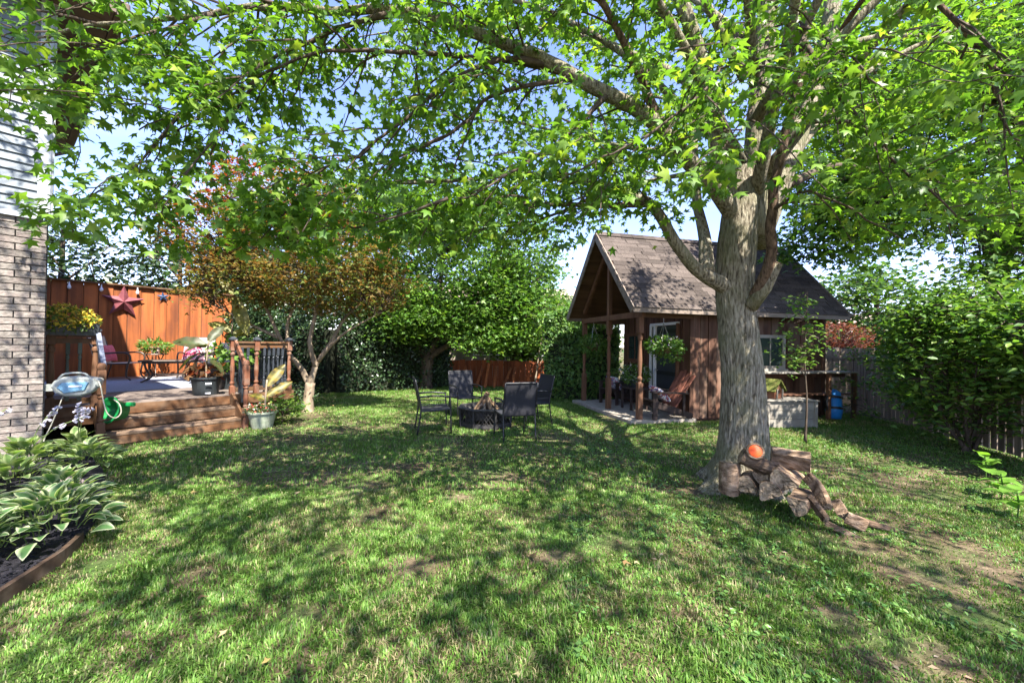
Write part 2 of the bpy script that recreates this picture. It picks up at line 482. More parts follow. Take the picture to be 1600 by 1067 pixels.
M['coco'] = surf('coco_liner', [(0.35, (0.06, 0.04, 0.02)), (0.65, (0.17, 0.12, 0.06))], 50, (1, 1, 1), 0.95, 0.8, 4)
M['wire'] = plain('hanger_wire', (0.35, 0.34, 0.32), 0.4, 0.7)
M['timber'] = wood('pale_landscape_timber', (0.46, 0.34, 0.21), 'x', 8, 0.1, 0.6, 1.25)
M['edging'] = wood('dark_bed_edging', (0.07, 0.043, 0.028), 'x', 9, 0.1, 0.5, 1.6, stain=((0.16, 0.12, 0.085), 6, 0.5))
M['farhouse'] = plain('neighbour_siding', (0.26, 0.22, 0.17), 0.7)
M['farroof'] = surf('neighbour_roof', [(0.3, (0.26, 0.19, 0.145)), (0.7, (0.4, 0.31, 0.25))], 12, (1, 1, 1), 0.9, 0.3, 5)


def glass(name, c):
    m, n, l, b = newmat(name)
    b.inputs['Base Color'].default_value = (*c, 1)
    b.inputs['Roughness'].default_value = 0.06
    b.inputs['Specular IOR Level'].default_value = 0.7
    return m


M['glass'] = glass('window_glass', (0.03, 0.045, 0.04))


def print_fabric(name, cols, scale):
    """flower-printed fabric: voronoi cells coloured at random"""
    m, n, l, b = newmat(name)
    tc = n.new('ShaderNodeTexCoord'); vo = n.new('ShaderNodeTexVoronoi'); vo.inputs['Scale'].default_value = scale
    l.new(tc.outputs['Object'], vo.inputs['Vector'])
    sp = n.new('ShaderNodeSeparateColor'); l.new(vo.outputs['Color'], sp.inputs['Color'])
    rp = ramp(n, [(i / len(cols), c) for i, c in enumerate(cols)]); rp.color_ramp.interpolation = 'CONSTANT'
    l.new(sp.outputs['Red'], rp.inputs['Fac']); l.new(rp.outputs['Color'], b.inputs['Base Color'])
    b.inputs['Roughness'].default_value = 0.85
    return m


M['floral'] = print_fabric('floral_cushion', [(0.62, 0.6, 0.6), (0.3, 0.05, 0.09), (0.08, 0.09, 0.25), (0.65, 0.62, 0.6), (0.5, 0.16, 0.09)], 34)
M['floralblue'] = print_fabric('blue_cushion', [(0.62, 0.64, 0.68), (0.12, 0.16, 0.35), (0.6, 0.6, 0.62), (0.4, 0.16, 0.2)], 30)
M['magenta'] = print_fabric('magenta_cushion', [(0.5, 0.05, 0.12), (0.65, 0.5, 0.5), (0.42, 0.04, 0.1), (0.55, 0.1, 0.15)], 22)


def stripe(name, a, b_, scale, axis):
    m, n, l, b = newmat(name)
    tc = n.new('ShaderNodeTexCoord'); wv = n.new('ShaderNodeTexWave'); wv.bands_direction = axis
    wv.inputs['Scale'].default_value = scale; wv.inputs['Distortion'].default_value = 0.4
    l.new(tc.outputs['Object'], wv.inputs['Vector'])
    rp = ramp(n, [(0.4, a), (0.6, b_)]); l.new(wv.outputs['Fac'], rp.inputs['Fac'])
    l.new(rp.outputs['Color'], b.inputs['Base Color']); b.inputs['Roughness'].default_value = 0.85
    return m


M['redstripe'] = stripe('red_striped_throw', (0.62, 0.58, 0.56), (0.5, 0.04, 0.06), 9, 'X')

# leaf templates: (x across, y along, z up), y from 0 (stalk) to 1 (tip)
_h = [(0.18, 0.03, 0.0), (0.50, 0.06, -0.10), (0.30, 0.27, 0.0), (0.60, 0.62, -0.14), (0.19, 0.55, -0.01)]
T_MAPLE_V = np.array([(0, 0.38, 0.06), (0, 0.08, 0.02)] + _h + [(0, 1.02, -0.16)] + [(-x, y, z) for x, y, z in _h[::-1]])
T_MAPLE_F = np.array([[0, i, i + 1] for i in range(1, len(T_MAPLE_V) - 1)] + [[0, len(T_MAPLE_V) - 1, 1]])
T_OVAL_V = np.array([(0, 0, 0), (0.26, 0.42, 0.05), (0.17, 0.78, 0.02), (0, 1, -0.12), (-0.17, 0.78, 0.02), (-0.26, 0.42, 0.05), (0, 0.5, -0.02)])
T_OVAL_F = np.array([[6, 0, 1], [6, 1, 2], [6, 2, 3], [6, 3, 4], [6, 4, 5], [6, 5, 0]])
T_KITE_V = np.array([(0, 0, 0), (0.36, 0.5, 0.06), (0, 1, -0.1), (-0.36, 0.5, 0.06)])
T_KITE_F = np.array([[0, 1, 2], [0, 2, 3]])
T_STAR_V = np.array([(0, 0, 0), (0.5, 0.28, -0.05), (0.16, 0.42, 0.02), (0, 1, -0.12), (-0.16, 0.42, 0.02), (-0.5, 0.28, -0.05)])
T_STAR_F = np.array([[0, 1, 2], [0, 2, 3], [0, 3, 4], [0, 4, 5]])


def leaf_arrays(P, A, N, S, col, TV, TF):
    """leaves at P with axis A, normal N, size S, colour col -> vertices, faces, colours"""
    A = unit(A); N = unit(N - A * np.sum(N * A, 1, keepdims=True)); B = np.cross(A, N)
    V = P[:, None, :] + S[:, None, None] * (TV[None, :, 0:1] * B[:, None, :] + TV[None, :, 1:2] * A[:, None, :] + TV[None, :, 2:3] * N[:, None, :])
    k = len(TV)
    F = TF[None] + (np.arange(len(P)) * k)[:, None, None]
    return V.reshape(-1, 3), F.reshape(-1, 3), np.repeat(col, k, 0)


def palette(n, cols, w=None, jit=0.18):
    cols = np.array(cols, float)
    w = np.ones(len(cols)) if w is None else np.array(w, float)
    c = cols[rng.choice(len(cols), n, p=w / w.sum())]
    k = 1 + (rng.random((n, 1)) - 0.5) * 2 * jit
    return np.clip(c * k * (1 + (rng.random((n, 3)) - 0.5) * 0.12), 0, 1)


def rnd_axes(n, flat=0.6, droop=0.25):
    """leaf axis mostly outward-horizontal, drooping; normals mostly up"""
    a = rng.random(n) * 2 * math.pi
    A = np.stack([np.cos(a), np.sin(a), -droop + (rng.random(n) - 0.5) * 0.9], 1)
    N = rng.normal(0, 1, (n, 3)) * (1 - flat); N[:, 2] += flat * 1.2
    return A, N


def smooth_path(pts, k=6):
    p = np.array(pts, float)
    p = np.concatenate([[2 * p[0] - p[1]], p, [2 * p[-1] - p[-2]]])
    out = []
    for i in range(1, len(p) - 2):
        for t in np.linspace(0, 1, k, endpoint=False):
            a, b, c, d = p[i - 1], p[i], p[i + 1], p[i + 2]
            out.append(0.5 * (2 * b + (c - a) * t + (2 * a - 5 * b + 4 * c - d) * t * t + (-a + 3 * b - 3 * c + d) * t ** 3))
    out.append(p[-2])
    return np.array(out)

# ================================================================== SETTING
# ground: one sheet to the horizon, finely divided near the camera so it can be uneven
def ground_h(x, y):
    return 0.035 * (vnoise(x * 0.9 + 40, y * 0.9 + 40, 5, 3) - 0.5)


gx = np.concatenate([[-300, -120, -50, -25], np.arange(-14, 14.01, 0.2), [25, 50, 120, 300]])
gy = np.concatenate([[-300, -60, -15, -4], np.arange(-1, 18.01, 0.2), [25, 50, 120, 400]])
GX, GY = np.meshgrid(gx, gy)
GZ = np.where((np.abs(GX) < 14) & (GY > -1) & (GY < 18), ground_h(GX, GY), 0)
nx_, ny_ = len(gx), len(gy)
ii, jj = np.meshgrid(np.arange(nx_ - 1), np.arange(ny_ - 1))
a_ = (jj * nx_ + ii).ravel()
GF = np.stack([a_, a_ + 1, a_ + 1 + nx_, a_ + nx_], 1)
g_ = link('ground', np_mesh('ground', np.stack([GX, GY, GZ], 2).reshape(-1, 3), GF, M['soil'], smooth=True))
struct(g_)

# ------------------------------------------------------------------ axes of house and deck
DANG = math.atan2(0.7924, 0.61)
HC = np.array([-5.76, 4.90, 0.0])          # house corner
E0 = np.array([-5.60, 6.82, 0.0])          # middle of the deck's front edge
DD = np.array([math.cos(DANG), math.sin(DANG), 0]); DB = np.array([-math.sin(DANG), math.cos(DANG), 0])


def deckp(x, y, z=0.0):
    return E0 + DD * x + DB * y + np.array([0, 0, z])


# ------------------------------------------------------------------ house (local x along the wall, -y towards the yard)
house = thing('house', 'brick and pale siding house wall with brown soffit at left edge', 'house', HC, DANG)
mb = MB(); mb.box((-4.0, 2.5, 1.5), (7.9, 4.95, 3.0)); wallb = mb.build('brick_wall', M['mortar'], house)
BL, BH, BG = 0.235, 0.068, 0.012
mb = MB(); mb.box((0, 0, 0), (BL, 0.05, BH)); bm_full = mb.mesh('brick', M['brick'])
mb = MB(); mb.box((0, 0, 0), (0.112, 0.05, BH)); bm_half = mb.mesh('brick', M['brick'])
nb = 0
for r in range(37):
    z = 0.02 + r * (BH + BG) + BH / 2
    if z > 2.98:
        break
    x = 0.0
    first = r % 2
    k = 0
    while x > -1.35:
        half = (k == 0 and first)
        w = 0.112 if half else BL
        o = link('brick', bm_half if half else bm_full, wallb,
                 (x - w / 2, random.uniform(0.002, 0.008), z), (random.uniform(-.012, .012), 0, random.uniform(-.01, .01)))
        x -= w + BG
        k += 1
    # the corner's other face
    o = link('brick', bm_full if first else bm_half, wallb, (-0.008, 0.05 + (BL if first else 0.112) / 2 + 0.01, z), (0, 0, math.pi / 2))
mb = MB(); mb.box((-4.0, 2.5, 4.32), (7.94, 4.97, 2.64)); sidw = mb.build('siding_wall', M['siding'], house)
mb = MB()
mb.add([[-7.9, 0, 0], [-0.075, 0, 0], [-0.075, -0.026, 0], [-7.9, -0.026, 0], [-7.9, 0, 0.1], [-0.075, 0, 0.1], [-0.075, -0.006, 0.1], [-7.9, -0.006, 0.1]],
       [[3, 2, 1, 0], [4, 5, 6, 7], [2, 3, 7, 6], [1, 2, 6, 5], [3, 0, 4, 7], [0, 1, 5, 4]])
sm = mb.mesh('siding_board', M['siding'])
for i in range(26):
    link('siding_board', sm, sidw, (0, 0.014, 3.02 + i * 0.101))
mb = MB(); mb.box((-0.03, -0.018, 4.33), (0.105, 0.05, 2.66)); mb.box((0.033, 0.03, 4.33), (0.03, 0.12, 2.66)); mb.build('corner_trim', M['trim'], house)
mb = MB(); mb.box((-4.0, -0.025, 3.0), (7.95, 0.06, 0.06)); mb.build('starter_trim', M['trim'], house)
OV = 0.5
mb = MB(); mb.box((-4.0 + OV / 2, 2.5, 5.70), (8 + OV, 5 + 2 * OV, 0.06)); sof = mb.build('soffit', M['soffit'], house)
mb = MB(); mb.box((0, 0, 0), (OV - 0.02, 0.26, 0.012)); sfm = mb.mesh('soffit_panel', M['soffit'])
for i in range(23):
    link('soffit_panel', sfm, sof, (OV / 2, -OV + 0.16 + i * 0.272, 5.662))
mb = MB(); mb.box((OV + 0.012, 2.5, 5.74), (0.03, 5 + 2 * OV, 0.2)); mb.box((-4 + OV / 2, -OV - 0.012, 5.74), (8 + OV, 0.03, 0.2)); mb.build('fascia', M['soffit'], house)
mb = MB(); mb.box((OV + 0.08, 2.5, 5.79), (0.11, 5 + 2 * OV, 0.11)); mb.build('gutter', M['soffit'], house, bevel=0.02)
mb = MB(); mb.tube([(OV + 0.05, 5.4, 5.73), (OV + 0.02, 5.36, 5.55), (0.1, 5.2, 5.2), (0.08, 5.2, 0.3)], 0.04, 8); mb.build('downspout', M['soffit'], house)
mb = MB()
x0, x1, y0, y1, zz = -8.0, OV, -OV, 5 + OV, 5.85
mb.add([[x0, y0, zz], [x1, y0, zz], [x1, y1, zz], [x0, y1, zz], [-5, 2.5, 7.6], [-2.4, 2.5, 7.6]], [[0, 1, 5, 4], [1, 2, 5], [2, 3, 4, 5], [3, 0, 4], [3, 2, 1, 0]])
mb.build('roof', M['roofdark'], house)

# ------------------------------------------------------------------ deck (local x along the front edge, +y into the deck)
DZ = 0.53
deck = thing('deck', 'raised wooden deck with three wide steps and turned post railings', 'deck', E0, DANG)
mb = MB(); mb.box((0, 0, 0), (3.4, 0.138, 0.034)); dbm = mb.mesh('deck_board', M['deck_grey'])
for i in range(42):
    link('deck_board', dbm, deck, (0.1, 0.072 + i * 0.143, DZ - 0.017 + random.uniform(-.0015, .0015)))
mb = MB(); mb.box((0.1, 2.95, DZ - 0.12), (3.36, 5.8, 0.16)); mb.build('joists', M['deck_brown'], deck)
for i, (y, z) in enumerate([(-0.005, DZ - 0.075), (-0.29, DZ * 2 / 3 - 0.075), (-0.58, DZ / 3 - 0.075)]):
    mb = MB(); mb.box((-0.18, y + 0.02, z - 0.01), (1.72 if i else 1.78, 0.035, 0.155)); mb.build('riser', M['deck_brown'], deck, bevel=0.004)
for i, (y, z) in enumerate([(-0.15, DZ * 2 / 3), (-0.44, DZ / 3)]):
    for k in range(2):
        mb = MB(); mb.box((-0.18, y + (k - 0.5) * 0.148, z - 0.018), (1.76, 0.142, 0.036)); mb.build('tread', M['tread'], deck, bevel=0.005)
for y, z in [(-0.3, 0.26)]:
    for sx in (-1.05, 0.69):
        mb = MB(); mb.bar((sx, -0.6, 0.1), (sx, -0.01, DZ - 0.06), 0.04, 0.26); mb.build('stringer', M['deck_brown'], deck)
mb = MB(); mb.box((-1.36, -0.01, DZ - 0.06), (0.58, 0.03, 0.14)); mb.build('fascia_board', M['deck_brown'], deck)
mb = MB(); mb.box((-1.36, 0.01, DZ - 0.2), (0.58, 0.03, 0.13)); mb.build('fascia_board', M['deck_brown'], deck)
mb = MB(); mb.box((1.26, -0.01, DZ - 0.08), (1.06, 0.03, 0.18)); mb.build('fascia_board', M['deck_brown'], deck)
mb = MB(); mb.box((1.26, 0.25, DZ / 2 - 0.1), (1.06, 0.02, 0.34)); mb.build('skirt', M['shed_in'], deck)


def turned(h, w=0.1, z0=0.0, top=0.28, bottom=0.3):
    """square-turned-square post, local z"""
    mb = MB()
    mb.box((0, 0, z0 + bottom / 2), (w, w, bottom)); mb.box((0, 0, h - top / 2), (w, w, top))
    a, b = z0 + bottom, h - top
    r = w * 0.5
    L = b - a
    pr = [(r * .9, a - 0.005), (r * .62, a + .03 * L), (r * .95, a + .07 * L), (r * .95, a + .1 * L), (r * .6, a + .14 * L), (r * .8, a + .3 * L), (r * .92, a + .45 * L),
          (r * .78, a + .62 * L), (r * .6, a + .84 * L), (r * .95, a + .88 * L), (r * .95, a + .93 * L), (r * .62, a + .96 * L), (r * .9, b + 0.005)]
    mb.lathe(pr, 12, cap=False)
    return mb


def postcap(z, w=0.12):
    mb = MB(); mb.box((0, 0, z + 0.012), (w, w, 0.025)); mb.box((0, 0, z + 0.045), (w * 0.9, w * 0.9, 0.04), taper=0.35)
    return mb


def ptop(z, w=0.1):
    mb = MB(); mb.lathe([(w * .5, z), (w * .58, z + .02), (w * .6, z + .05), (w * .5, z + .085), (w * .2, z + .1)], 12)
    return mb


for (x, y, m) in [(-1.07, -0.64, 'post_brown'), (0.72, -0.62, 'post_red')]:
    p_ = turned(1.1, 0.088, 0, 0.34, 0.36).build('newel_post', M[m], deck, (x, y, 0), (0, 0, 0.05), bevel=0.004)
    ptop(1.1, 0.088).build('post_top', M[m], p_, smooth=False)
for (x, y) in [(-1.06, 0.04), (-1.5, 0.04)]:
    p_ = turned(1.12, 0.088, 0, 0.2, 0.15).build('rail_post', M['post_brown'], deck, (x, y, DZ), None, bevel=0.004)
    postcap(1.12).build('post_cap', M['cap'], p_)
for (x, y) in [(0.72, 0.05), (1.12, 0.05), (1.72, 0.05)]:
    p_ = turned(1.02, 0.084, 0, 0.2, 0.16).build('rail_post', M['post_red'], deck, (x, y, DZ), None, bevel=0.004)
    postcap(1.02).build('post_cap', M['cap'], p_)


def railing(x0, x1, y0, y1, n, matb, zt=0.98):
    mb = MB(); mb.bar((x0, y0, DZ + zt), (x1, y1, DZ + zt), 0.09, 0.035); mb.bar((x0, y0, DZ + zt - 0.07), (x1, y1, DZ + zt - 0.07), 0.035, 0.08)
    rl = mb.build('railing', M['post_brown'] if matb == 'baluster' else M['deck_brown'], deck)
    mb = MB(); mb.bar((x0, y0, DZ + 0.09), (x1, y1, DZ + 0.09), 0.035, 0.08); mb.build('bottom_rail', M['deck_brown'], rl)
    me = turned(zt - 0.1, 0.042, 0.1, 0.16, 0.14).mesh('baluster', M[matb])
    for i in range(n):
        t = (i + 1) / (n + 1)
        link('baluster', me, rl, (x0 + (x1 - x0) * t, y0 + (y1 - y0) * t, DZ))


railing(-1.46, -1.10, 0.04, 0.04, 2, 'baluster', 1.04)
railing(0.77, 1.07, 0.05, 0.05, 2, 'cap')
railing(1.17, 1.67, 0.05, 0.05, 5, 'cap')
railing(1.72, 1.72, 0.12, 2.6, 22, 'cap')
mb = MB(); mb.bar((0.74, -0.58, 1.06), (0.74, 0.0, DZ + 0.98), 0.04, 0.09); mb.build('handrail', M['post_red'], deck)
mb = MB(); mb.bar((-1.04, -0.6, 1.1), (-1.04, 0.0, DZ + 1.06), 0.05, 0.1); mb.build('handrail', M['rail_blue'], deck)
for k in range(3):
    mb = MB(); mb.box((0.76, -0.47 + k * 0.14, 0.62 + k * 0.17), (0.035, 0.035, 0.72 + 0.02 * k)); mb.build('baluster', M['cap'], deck)

rug = MB().box((0.1, 3.55, DZ + 0.006), (2.9, 3.3, 0.008)).build('outdoor_rug', M['rug'], None, E0, (0, 0, DANG))
tag(rug, 'blue grey woven outdoor rug under the low table on the deck', 'rug')

# ------------------------------------------------------------------ orange privacy fence behind the deck
fence = thing('privacy_fence', 'tall orange stained board fence behind the deck seating', 'fence', deckp(0, 5.98), DANG)
FT = 2.93
mb = MB(); mb.box((0, 0, 0), (0.256, 0.022, 1)); fbm = mb.mesh('board', M['fence_orange'])
x = -3.2; i = 0
while x < 2.55:
    link('board', fbm, fence, (x, 0.0 if i % 2 else 0.026, (0.1 + FT) / 2), (0, 0, random.uniform(-.01, .01)), (1, 1, FT - 0.1 + random.uniform(-.01, .01)))
    x += 0.268; i += 1
mb = MB(); mb.box((-0.35, 0.055, FT / 2), (5.7, 0.02, FT - 0.1)); mb.build('backing', M['shed_in'], fence)
mb = MB(); mb.box((-0.35, 0.0, FT + 0.02), (5.8, 0.14, 0.04)); mb.build('cap_rail', M['deck_brown'], fence)
for xx in (-2.2, 0.2, 2.5):
    mb = MB(); mb.box((xx, 0.1, FT / 2), (0.1, 0.1, FT)); mb.build('post', M['deck_brown'], fence)
for i, (xx, w_) in enumerate([(-0.9, 0), (-0.35, 0), (0.33, 0)]):
    b_ = MB(); b_.lathe([(0.012, 0), (0.02, -0.02), (0.035, -0.06), (0.03, -0.1), (0.008, -0.12)], 8).tube([(0, 0, 0), (0, 0, 0.06)], 0.012, 6)
    o = b_.build('hanging_bulb', M['label'], None, deckp(xx, 5.9, FT - 0.08))
    tag(o, ['small clear bulb on the fence, leftmost, over the mums', 'small clear bulb on the fence just left of the red star top',
            'small clear bulb on the fence between the two stars'][i], 'bulb', 'bulbs hung along the fence top')


def star(name, r, mat, loc, label, tilt):
    mb = MB()
    V = [[0, 0.0 - 0.28 * r, 0]]
    for k in range(10):
        a = math.pi / 2 + k * math.pi / 5
        q = r if k % 2 == 0 else r * 0.4
        V.append([q * math.cos(a), -0.01, q * math.sin(a)])
    V.append([0, 0.01, 0])
    F = [[0, 1 + k, 1 + (k + 1) % 10] for k in range(10)] + [[11, 1 + (k + 1) % 10, 1 + k] for k in range(10)]
    mb.add(V, F)
    o = mb.build(name, mat, None, loc, (0, tilt, DANG))
    tag(o, label, 'star')
    return o


star('barn_star', 0.44, M['starred'], deckp(0.06, 5.93, 2.5), 'large dark red metal barn star on the orange fence', 0.03)
star('barn_star', 0.145, M['starblue'], deckp(0.86, 5.93, 2.72), 'small dark blue metal star on the orange fence', -0.1)

# ------------------------------------------------------------------ shed (local x along its length, -y towards the camera)
SANG = R(13.8)
SA = np.array([2.59, 8.05, 0.0])
SU = np.array([math.cos(SANG), math.sin(SANG), 0]); SV = np.array([-math.sin(SANG), math.cos(SANG), 0])


def shedp(x, y, z=0.0):
    return SA + SU * x + SV * y + np.array([0, 0, z])


SL, SW, PX = 4.70, 2.70, 1.20
EZ, RZ = 2.30, 4.12
shed = thing('garden_shed', 'dark red-brown board garden shed with steep shingle roof and porch', 'shed', SA, SANG)
mb = MB(); mb.box((0.48, 1.35, 0.03), (1.5, 3.0, 0.1)); mb.build('porch_floor', M['concrete'], shed, bevel=0.01)
mb = MB()
mb.box(((PX + SL) / 2, SW / 2, EZ / 2), (SL - PX - 0.04, SW - 0.04, EZ - 0.02))
x0, x1 = PX + 0.02, SL - 0.02
zt = RZ - 0.1
mb.add([[x0, 0.02, EZ], [x0, SW - .02, EZ], [x0, SW / 2, zt], [x1, 0.02, EZ], [x1, SW - .02, EZ], [x1, SW / 2, zt]], [[0, 2, 1], [3, 4, 5], [0, 3, 5, 2], [1, 2, 5, 4]])
wall = mb.build('wall', M['shed_dark'], shed)
mb = MB(); mb.box((0, 0, 0), (0.187, 0.03, 1)); sbm = mb.mesh('board', M['shed'])
i = 0; x = PX + 0.1
while x < SL + 0.02:
    link('board', sbm, wall, (x, -0.006 + (0.008 if i % 2 else 0), 0.06 + 1.09), (0, 0, random.uniform(-.012, .012)), (1, 1, 2.18 + random.uniform(-.01, .01)))
    x += 0.203; i += 1
mb = MB(); mb.box((0, 0, 0), (0.13, 0.02, 1)); sbf = mb.mesh('board', M['shed_dark'])
y = 0.07; i = 0
while y < SW:
    top = EZ + max(0, (SW / 2 - abs(y - SW / 2)) * (zt - EZ) / (SW / 2)) - 0.1
    link('board', sbf, wall, (PX - 0.004 + (0.012 if i % 2 else 0), y, (0.09 + top) / 2), (0, 0, math.pi / 2), (1, 1, top - 0.09))
    y += 0.138; i += 1
# corner boards
for (x, y) in [(PX - 0.005, -0.008), (SL + 0.0, -0.008)]:
    mb = MB(); mb.box((x, y, 1.14), (0.09, 0.05, 2.2)); mb.build('corner_board', M['shed_dark'], shed)

# porch posts, beams, gable truss
for i, y in enumerate((0.0, SW / 2 - 0.03, SW)):
    turned(2.14, 0.105, 0.06, 0.32, 0.75).build('post', M['shed_post'], shed, (0, y, 0), None, bevel=0.004)
mb = MB(); mb.box((0, SW / 2, 2.2), (0.09, SW + 0.25, 0.12)); mb.build('beam', M['shed_post'], shed)
for y in (0.0, SW):
    mb = MB(); mb.box((PX / 2 + 0.03, y, 2.2), (PX - 0.08, 0.08, 0.12)); mb.build('beam', M['shed_in'], shed)
mb = MB(); mb.box((0, SW / 2 - 0.03, 3.08), (0.085, 0.1, 1.64)); mb.build('king_post', M['shed_post'], shed)
hs = SW / 2 + 0.31
slope = np.array([0, hs, RZ - EZ + 0.02]); SLN = float(np.linalg.norm(slope))
for s_ in (-1, 1):
    ye = SW / 2 + s_ * hs
    mb = MB(); mb.bar((0, SW / 2 + s_ * (hs - 0.28), EZ + 0.1), (0, SW / 2 + s_ * 0.03, RZ - 0.2), 0.07, 0.11); mb.build('rafter', M['shed_post'], shed)
OX = 0.36
Lr = SL + 2 * OX
roof = link('roof', None, shed); roof.empty_display_size = 0.1
pit = math.atan2(RZ - EZ + 0.02, hs)
for s_ in (-1, 1):
    nrm = np.array([0, s_ * math.sin(pit), math.cos(pit)])
    a = np.array([SL / 2, SW / 2 + s_ * hs, EZ]); b = np.array([SL / 2, SW / 2, RZ + 0.02])
    mid = (a + b) / 2
    mb = MB(); mb.box(mid, (Lr, SLN, 0.03), M=np.stack([[1, 0, 0], (b - a) / SLN * (1 if s_ < 0 else -1), nrm], 1)); mb.build('roof_deck', M['shed_in'], roof)
    # barge boards on both gables
    for xx in (-OX - 0.012, SL + OX + 0.012):
        mb = MB(); mb.bar(a + np.array([xx - SL / 2, s_ * 0.02, -0.045]), b + np.array([xx - SL / 2, 0, -0.03]), 0.025, 0.15, up=nrm); mb.build('barge_board', M['barge'], roof)
    mb = MB(); mb.box((SL / 2, SW / 2 + s_ * (hs + 0.012), EZ - 0.03), (Lr, 0.025, 0.12)); mb.build('eave_board', M['barge'], roof)
up = np.array([0, hs, RZ - EZ + 0.02]) / SLN
nr = np.array([0, -math.sin(pit), math.cos(pit)])
mb = MB(); mb.box((0, 0, 0), (0.312, 0.2, 0.009)); shm = mb.mesh('shingle', M['shingle'])
rows = 17; ex = SLN / rows; cols_ = 17; cw = Lr / cols_
for r in range(rows):
    for c in range(cols_):
        p = np.array([-OX + (c + 0.5) * cw + (0.13 * cw if r % 2 else -0.13 * cw) + random.uniform(-.012, .012), SW / 2 - hs, EZ]) + up * (r * ex + 0.075) + nr * (0.03 + random.uniform(0, 0.004))
        link('shingle', shm, roof, p, (pit - 0.03, 0, 0), (1, 1, 1))
mb = MB()
for r in range(rows):
    p = np.array([SL / 2, SW / 2 + hs, EZ]) + np.array([0, -up[1], up[2]]) * (r * ex + 0.075) + np.array([0, -nr[1], nr[2]]) * 0.032
    mb.box(p, (Lr + 0.02, 0.2, 0.009), M=np.array(Matrix.Rotation(-pit + 0.03, 3, 'X')))
o = mb.build('shingle_courses', M['shingle'], roof); o['kind'] = 'stuff'
for i in range(18):
    mb = MB()
    for s_ in (-1, 1):
        mb.box((0, s_ * 0.058, -0.045), (0.31, 0.15, 0.01), M=np.array(Matrix.Rotation(-s_ * pit, 3, 'X')))
    if i == 0:
        rdm = mb.mesh('ridge_cap', M['shingle'])
    link('ridge_cap', rdm, roof, (-OX + 0.15 + i * (Lr - 0.3) / 17, SW / 2, RZ + 0.085))

# door with white frame
door = MB().box((PX - 0.035, 0.78, 1.06), (0.04, 0.72, 1.92)).build('door', M['screen'], shed)
for z in (0.25, 0.95, 1.9):
    MB().box((PX - 0.058, 0.78, z), (0.012, 0.68, 0.09)).build('door_rail', M['black'], door)
for y in (1.20, 1.36):
    MB().box((PX - 0.05, y, 1.08), (0.07, 0.075, 1.98)).build('door_frame', M['white'], shed)
MB().box((PX - 0.045, 0.88, 2.07), (0.06, 1.04, 0.06)).build('door_frame', M['white'], shed)
MB().box((PX - 0.05, 0.38, 1.08), (0.06, 0.05, 1.98)).build('door_frame', M['shed_post'], shed)
MB().box((PX - 0.04, 1.28, 1.06), (0.03, 0.09, 1.92)).build('side_light', M['glass'], shed)
hb = MB(); hb.tube([(PX - 0.06, 1.08, 1.0), (PX - 0.11, 1.08, 1.0)], 0.012, 8); hb.ball((PX - 0.125, 1.08, 1.0), 0.03, 10, 6); hb.build('door_handle', M['metal'], door, smooth=True)


def window(parent, c, w, h, axis, fm, proud):
    """axis 'x': window in a wall facing -x;  'y': facing -y"""
    def B(dx, dz, sx, sz, dep, off, name, mat, par):
        mb = MB()
        if axis == 'x':
            mb.box((c[0] - off, c[1] + dx, c[2] + dz), (dep, sx, sz))
        else:
            mb.box((c[0] + dx, c[1] - off, c[2] + dz), (sx, dep, sz))
        return mb.build(name, M[mat], par)
    wd = B(0, 0, w, h, 0.02, proud, 'window', 'glass', parent)
    for s_ in (-1, 1):
        B(s_ * (w / 2 + 0.03), 0, 0.07, h + 0.13, 0.05, proud + 0.012, 'window_frame', fm, wd)
        B(0, s_ * (h / 2 + 0.03), w + 0.01, 0.07, 0.045, proud + 0.012, 'window_frame', fm, wd)
    B(0, 0, 0.022, h, 0.03, proud + 0.008, 'window_bar', fm, wd)
    B(0, -h / 2 - 0.08, w + 0.2, 0.04, 0.09, proud + 0.03, 'window_sill', fm, wd)
    return wd


window(shed, (PX, 2.12, 1.52), 0.62, 0.6, 'x', 'shed_post', 0.03)
window(shed, (3.18, 0.0, 1.47), 0.66, 0.62, 'y', 'grey_wood', 0.03)

# potting shelf along the shed wall
shelf = thing('potting_shelf', 'weathered grey potting shelf along the shed side wall', 'shelf', shedp(3.9, -0.22), SANG)
MB().box((0, 0, 1.04), (2.7, 0.36, 0.035)).build('shelf_board', M['grey_wood'], shelf)
for x in (-1.25, 0.55, 1.28):
    MB().box((x, -0.12, 0.51), (0.07, 0.07, 1.02)).build('leg', M['shed_post'], shelf)
MB().box((0, 0.1, 0.97), (2.6, 0.04, 0.1)).build('apron', M['shed_dark'], shelf)
MB().box((0.05, 0.05, 0.55), (2.4, 0.25, 0.03)).build('shelf_board', M['shed_dark'], shelf)

